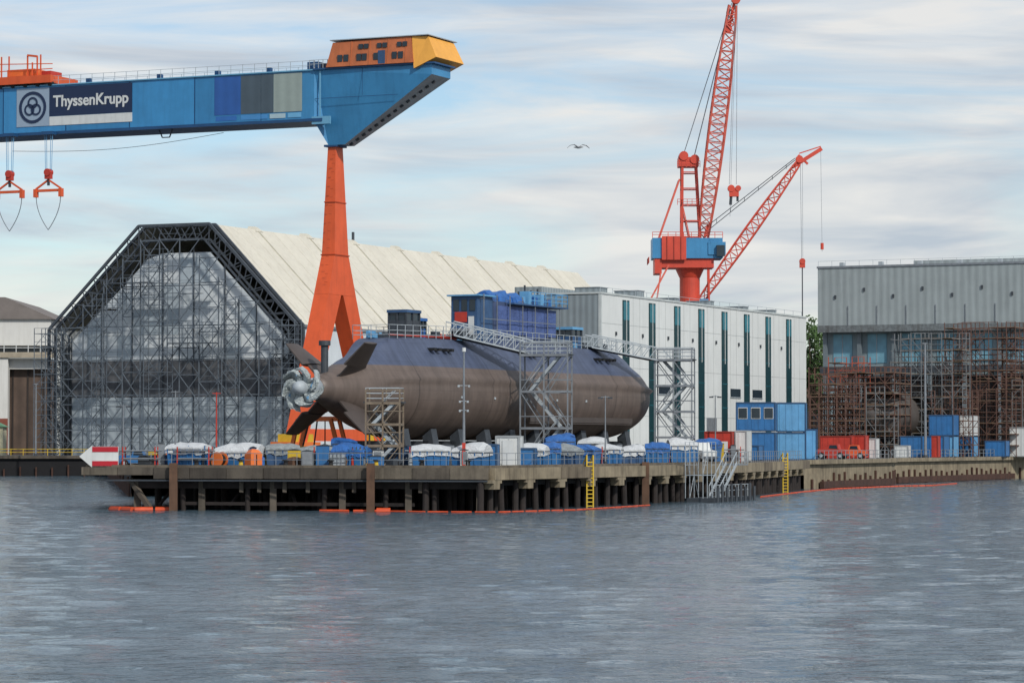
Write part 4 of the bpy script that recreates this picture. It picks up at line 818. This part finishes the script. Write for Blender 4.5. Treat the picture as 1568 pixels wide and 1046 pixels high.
# ------------------------------------------------------------------ trees
lf=M('tree_leaves','3f5a2b',.8,.5,.4); bark=M('tree_bark','4a3c30',.9,.3,1)
def tree(x,y,h,w,seed):
    rr=random.Random(seed); o=Obj('tree',(x,y,DECK),0); o.tube('trunk',bark,(0,0,0),(0,0,h*.5),.5,.3,n=8)
    cl=[]
    for i in range(16):
        a=rr.random()*6.28; rad=rr.random()**.5*w*.42; z=h*(.35+.58*rr.random()); c=Vector((rad*math.cos(a),rad*math.sin(a),z)); cl.append((c,w*.13+rr.random()*w*.1)); o.beam('limbs',bark,(0,0,h*.3),c,.15)
    for c,r_ in cl:
        for k in range(150):
            u=Vector((rr.gauss(0,1),rr.gauss(0,1),rr.gauss(0,1))).normalized()*r_*(.6+.5*rr.random()); q_=c+u; s_=.22+.2*rr.random(); e1=Vector((rr.gauss(0,1),rr.gauss(0,1),rr.gauss(0,1))).normalized()*s_; e2=e1.orthogonal().normalized()*s_*.8
            o.raw('crown',lf,[q_-e1,q_-e2,q_+e1,q_+e2],[(0,1,2,3)])
    o.done()
tree(59.8,600,28,13,1); tree(64,606,26,12,2); tree(57,612,22,12,3)
# ------------------------------------------------------------------ gull
gw=M('gull_grey','8d9094',.7,.2,5); gt=M('gull_wing_tip','26272a',.7)
o=Obj('seagull',(3.3,150,19.9),.15); rg=[]; o.sm={'body'}
for x,r_,z in ((-.22,.01,0),(-.14,.035,0),(0,.065,.0),(.12,.055,.0),(.17,.04,.015),(.22,.035,.02),(.25,.012,.015),(.29,.004,.01)): rg.append([(x,r_*math.cos(i*math.pi/5),z+r_*math.sin(i*math.pi/5)) for i in range(10)])
o.loft('body',gw,rg)
for sg in (-1,1):
    st=[(0,.0,.09,.02),(.22,.13,.085,.018),(.42,.09,.07,.012),(.6,-.05,.03,.006)]
    rg=[]
    for sp,dz,ch,th in st: rg.append([(sp*sg*.95+.02,ch,dz+.02),(sp*sg*.95+.02,-ch,dz+.02),(sp*sg*.95+.02,-ch,dz+.02-th-.01),(sp*sg*.95+.02,ch,dz+.02-th-.01)])
    o.loft('wings',gw,rg[:3]); o.loft('wing_tips',gt,rg[2:])
o.done()
# ------------------------------------------------------------------ world, sun, camera
sc_=bpy.context.scene; w=bpy.data.worlds.new('World'); sc_.world=w; w.use_nodes=True; nt=w.node_tree;N=nt.nodes;L=nt.links
bg=N['Background']; sky=N.new('ShaderNodeTexSky'); sky.sky_type='NISHITA'; sky.sun_disc=False; EL=math.radians(38); AZ=math.radians(147)
sky.sun_elevation=EL; sky.sun_rotation=AZ; sky.altitude=10; sky.air_density=1.; sky.dust_density=.6; sky.ozone_density=3
L.new(sky.outputs[0],bg.inputs['Color']); bg.inputs['Strength'].default_value=.12
tc=N.new('ShaderNodeTexCoord'); mp=N.new('ShaderNodeMapping'); mp.inputs['Scale'].default_value=(5,5,36); mp.inputs['Location'].default_value=(1.3,.4,2.1); mp.inputs['Rotation'].default_value=(0,.05,0); L.new(tc.outputs['Generated'],mp.inputs['Vector'])
n1=N.new('ShaderNodeTexNoise'); n1.inputs['Scale'].default_value=1.; n1.inputs['Detail'].default_value=10; n1.inputs['Roughness'].default_value=.6; n1.inputs['Distortion'].default_value=.6; L.new(mp.outputs[0],n1.inputs['Vector'])
r1=N.new('ShaderNodeValToRGB'); r1.color_ramp.elements[0].position=.34; r1.color_ramp.elements[1].position=.58; L.new(n1.outputs['Fac'],r1.inputs[0])
mp2=N.new('ShaderNodeMapping'); mp2.inputs['Scale'].default_value=(9,9,75); mp2.inputs['Location'].default_value=(4,2,7); mp2.inputs['Rotation'].default_value=(0,.05,0); L.new(tc.outputs['Generated'],mp2.inputs['Vector'])
n2=N.new('ShaderNodeTexNoise'); n2.inputs['Scale'].default_value=1.; n2.inputs['Detail'].default_value=10; n2.inputs['Distortion'].default_value=.5; L.new(mp2.outputs[0],n2.inputs['Vector'])
r2=N.new('ShaderNodeValToRGB'); r2.color_ramp.elements[0].position=.36; r2.color_ramp.elements[0].color=(.51,.57,.65,1); r2.color_ramp.elements[1].position=.64; r2.color_ramp.elements[1].color=(.86,.84,.81,1); L.new(n2.outputs['Fac'],r2.inputs[0])
bg2=N.new('ShaderNodeBackground'); L.new(r2.outputs[0],bg2.inputs['Color']); bg2.inputs['Strength'].default_value=.98
mxs=N.new('ShaderNodeMixShader'); mm=N.new('ShaderNodeMath'); mm.operation='MULTIPLY'; mm.inputs[1].default_value=.9; L.new(r1.outputs[0],mm.inputs[0]); L.new(mm.outputs[0],mxs.inputs[0]); L.new(bg.outputs[0],mxs.inputs[1]); L.new(bg2.outputs[0],mxs.inputs[2]); L.new(mxs.outputs[0],N['World Output'].inputs['Surface'])
sl=bpy.data.lights.new('sun','SUN'); sl.energy=2.9; sl.angle=math.radians(2.5); sl.color=(1,.95,.87); so=bpy.data.objects.new('sun',sl); bpy.context.collection.objects.link(so)
dirv=Vector((math.sin(AZ)*math.cos(EL),math.cos(AZ)*math.cos(EL),math.sin(EL))); so.rotation_euler=dirv.to_track_quat('Z','Y').to_euler(); so.location=(60,-40,80)
cd=bpy.data.cameras.new('camera'); cd.lens=4600/1568*36; cd.sensor_width=36; cd.clip_end=9000; cd.clip_start=1
co=bpy.data.objects.new('camera',cd); bpy.context.collection.objects.link(co); co.location=(0,0,5); co.rotation_euler=(math.radians(90+1.98),0,0); sc_.camera=co
sc_.view_settings.view_transform='Standard'; sc_.view_settings.look='None'; sc_.view_settings.exposure=0
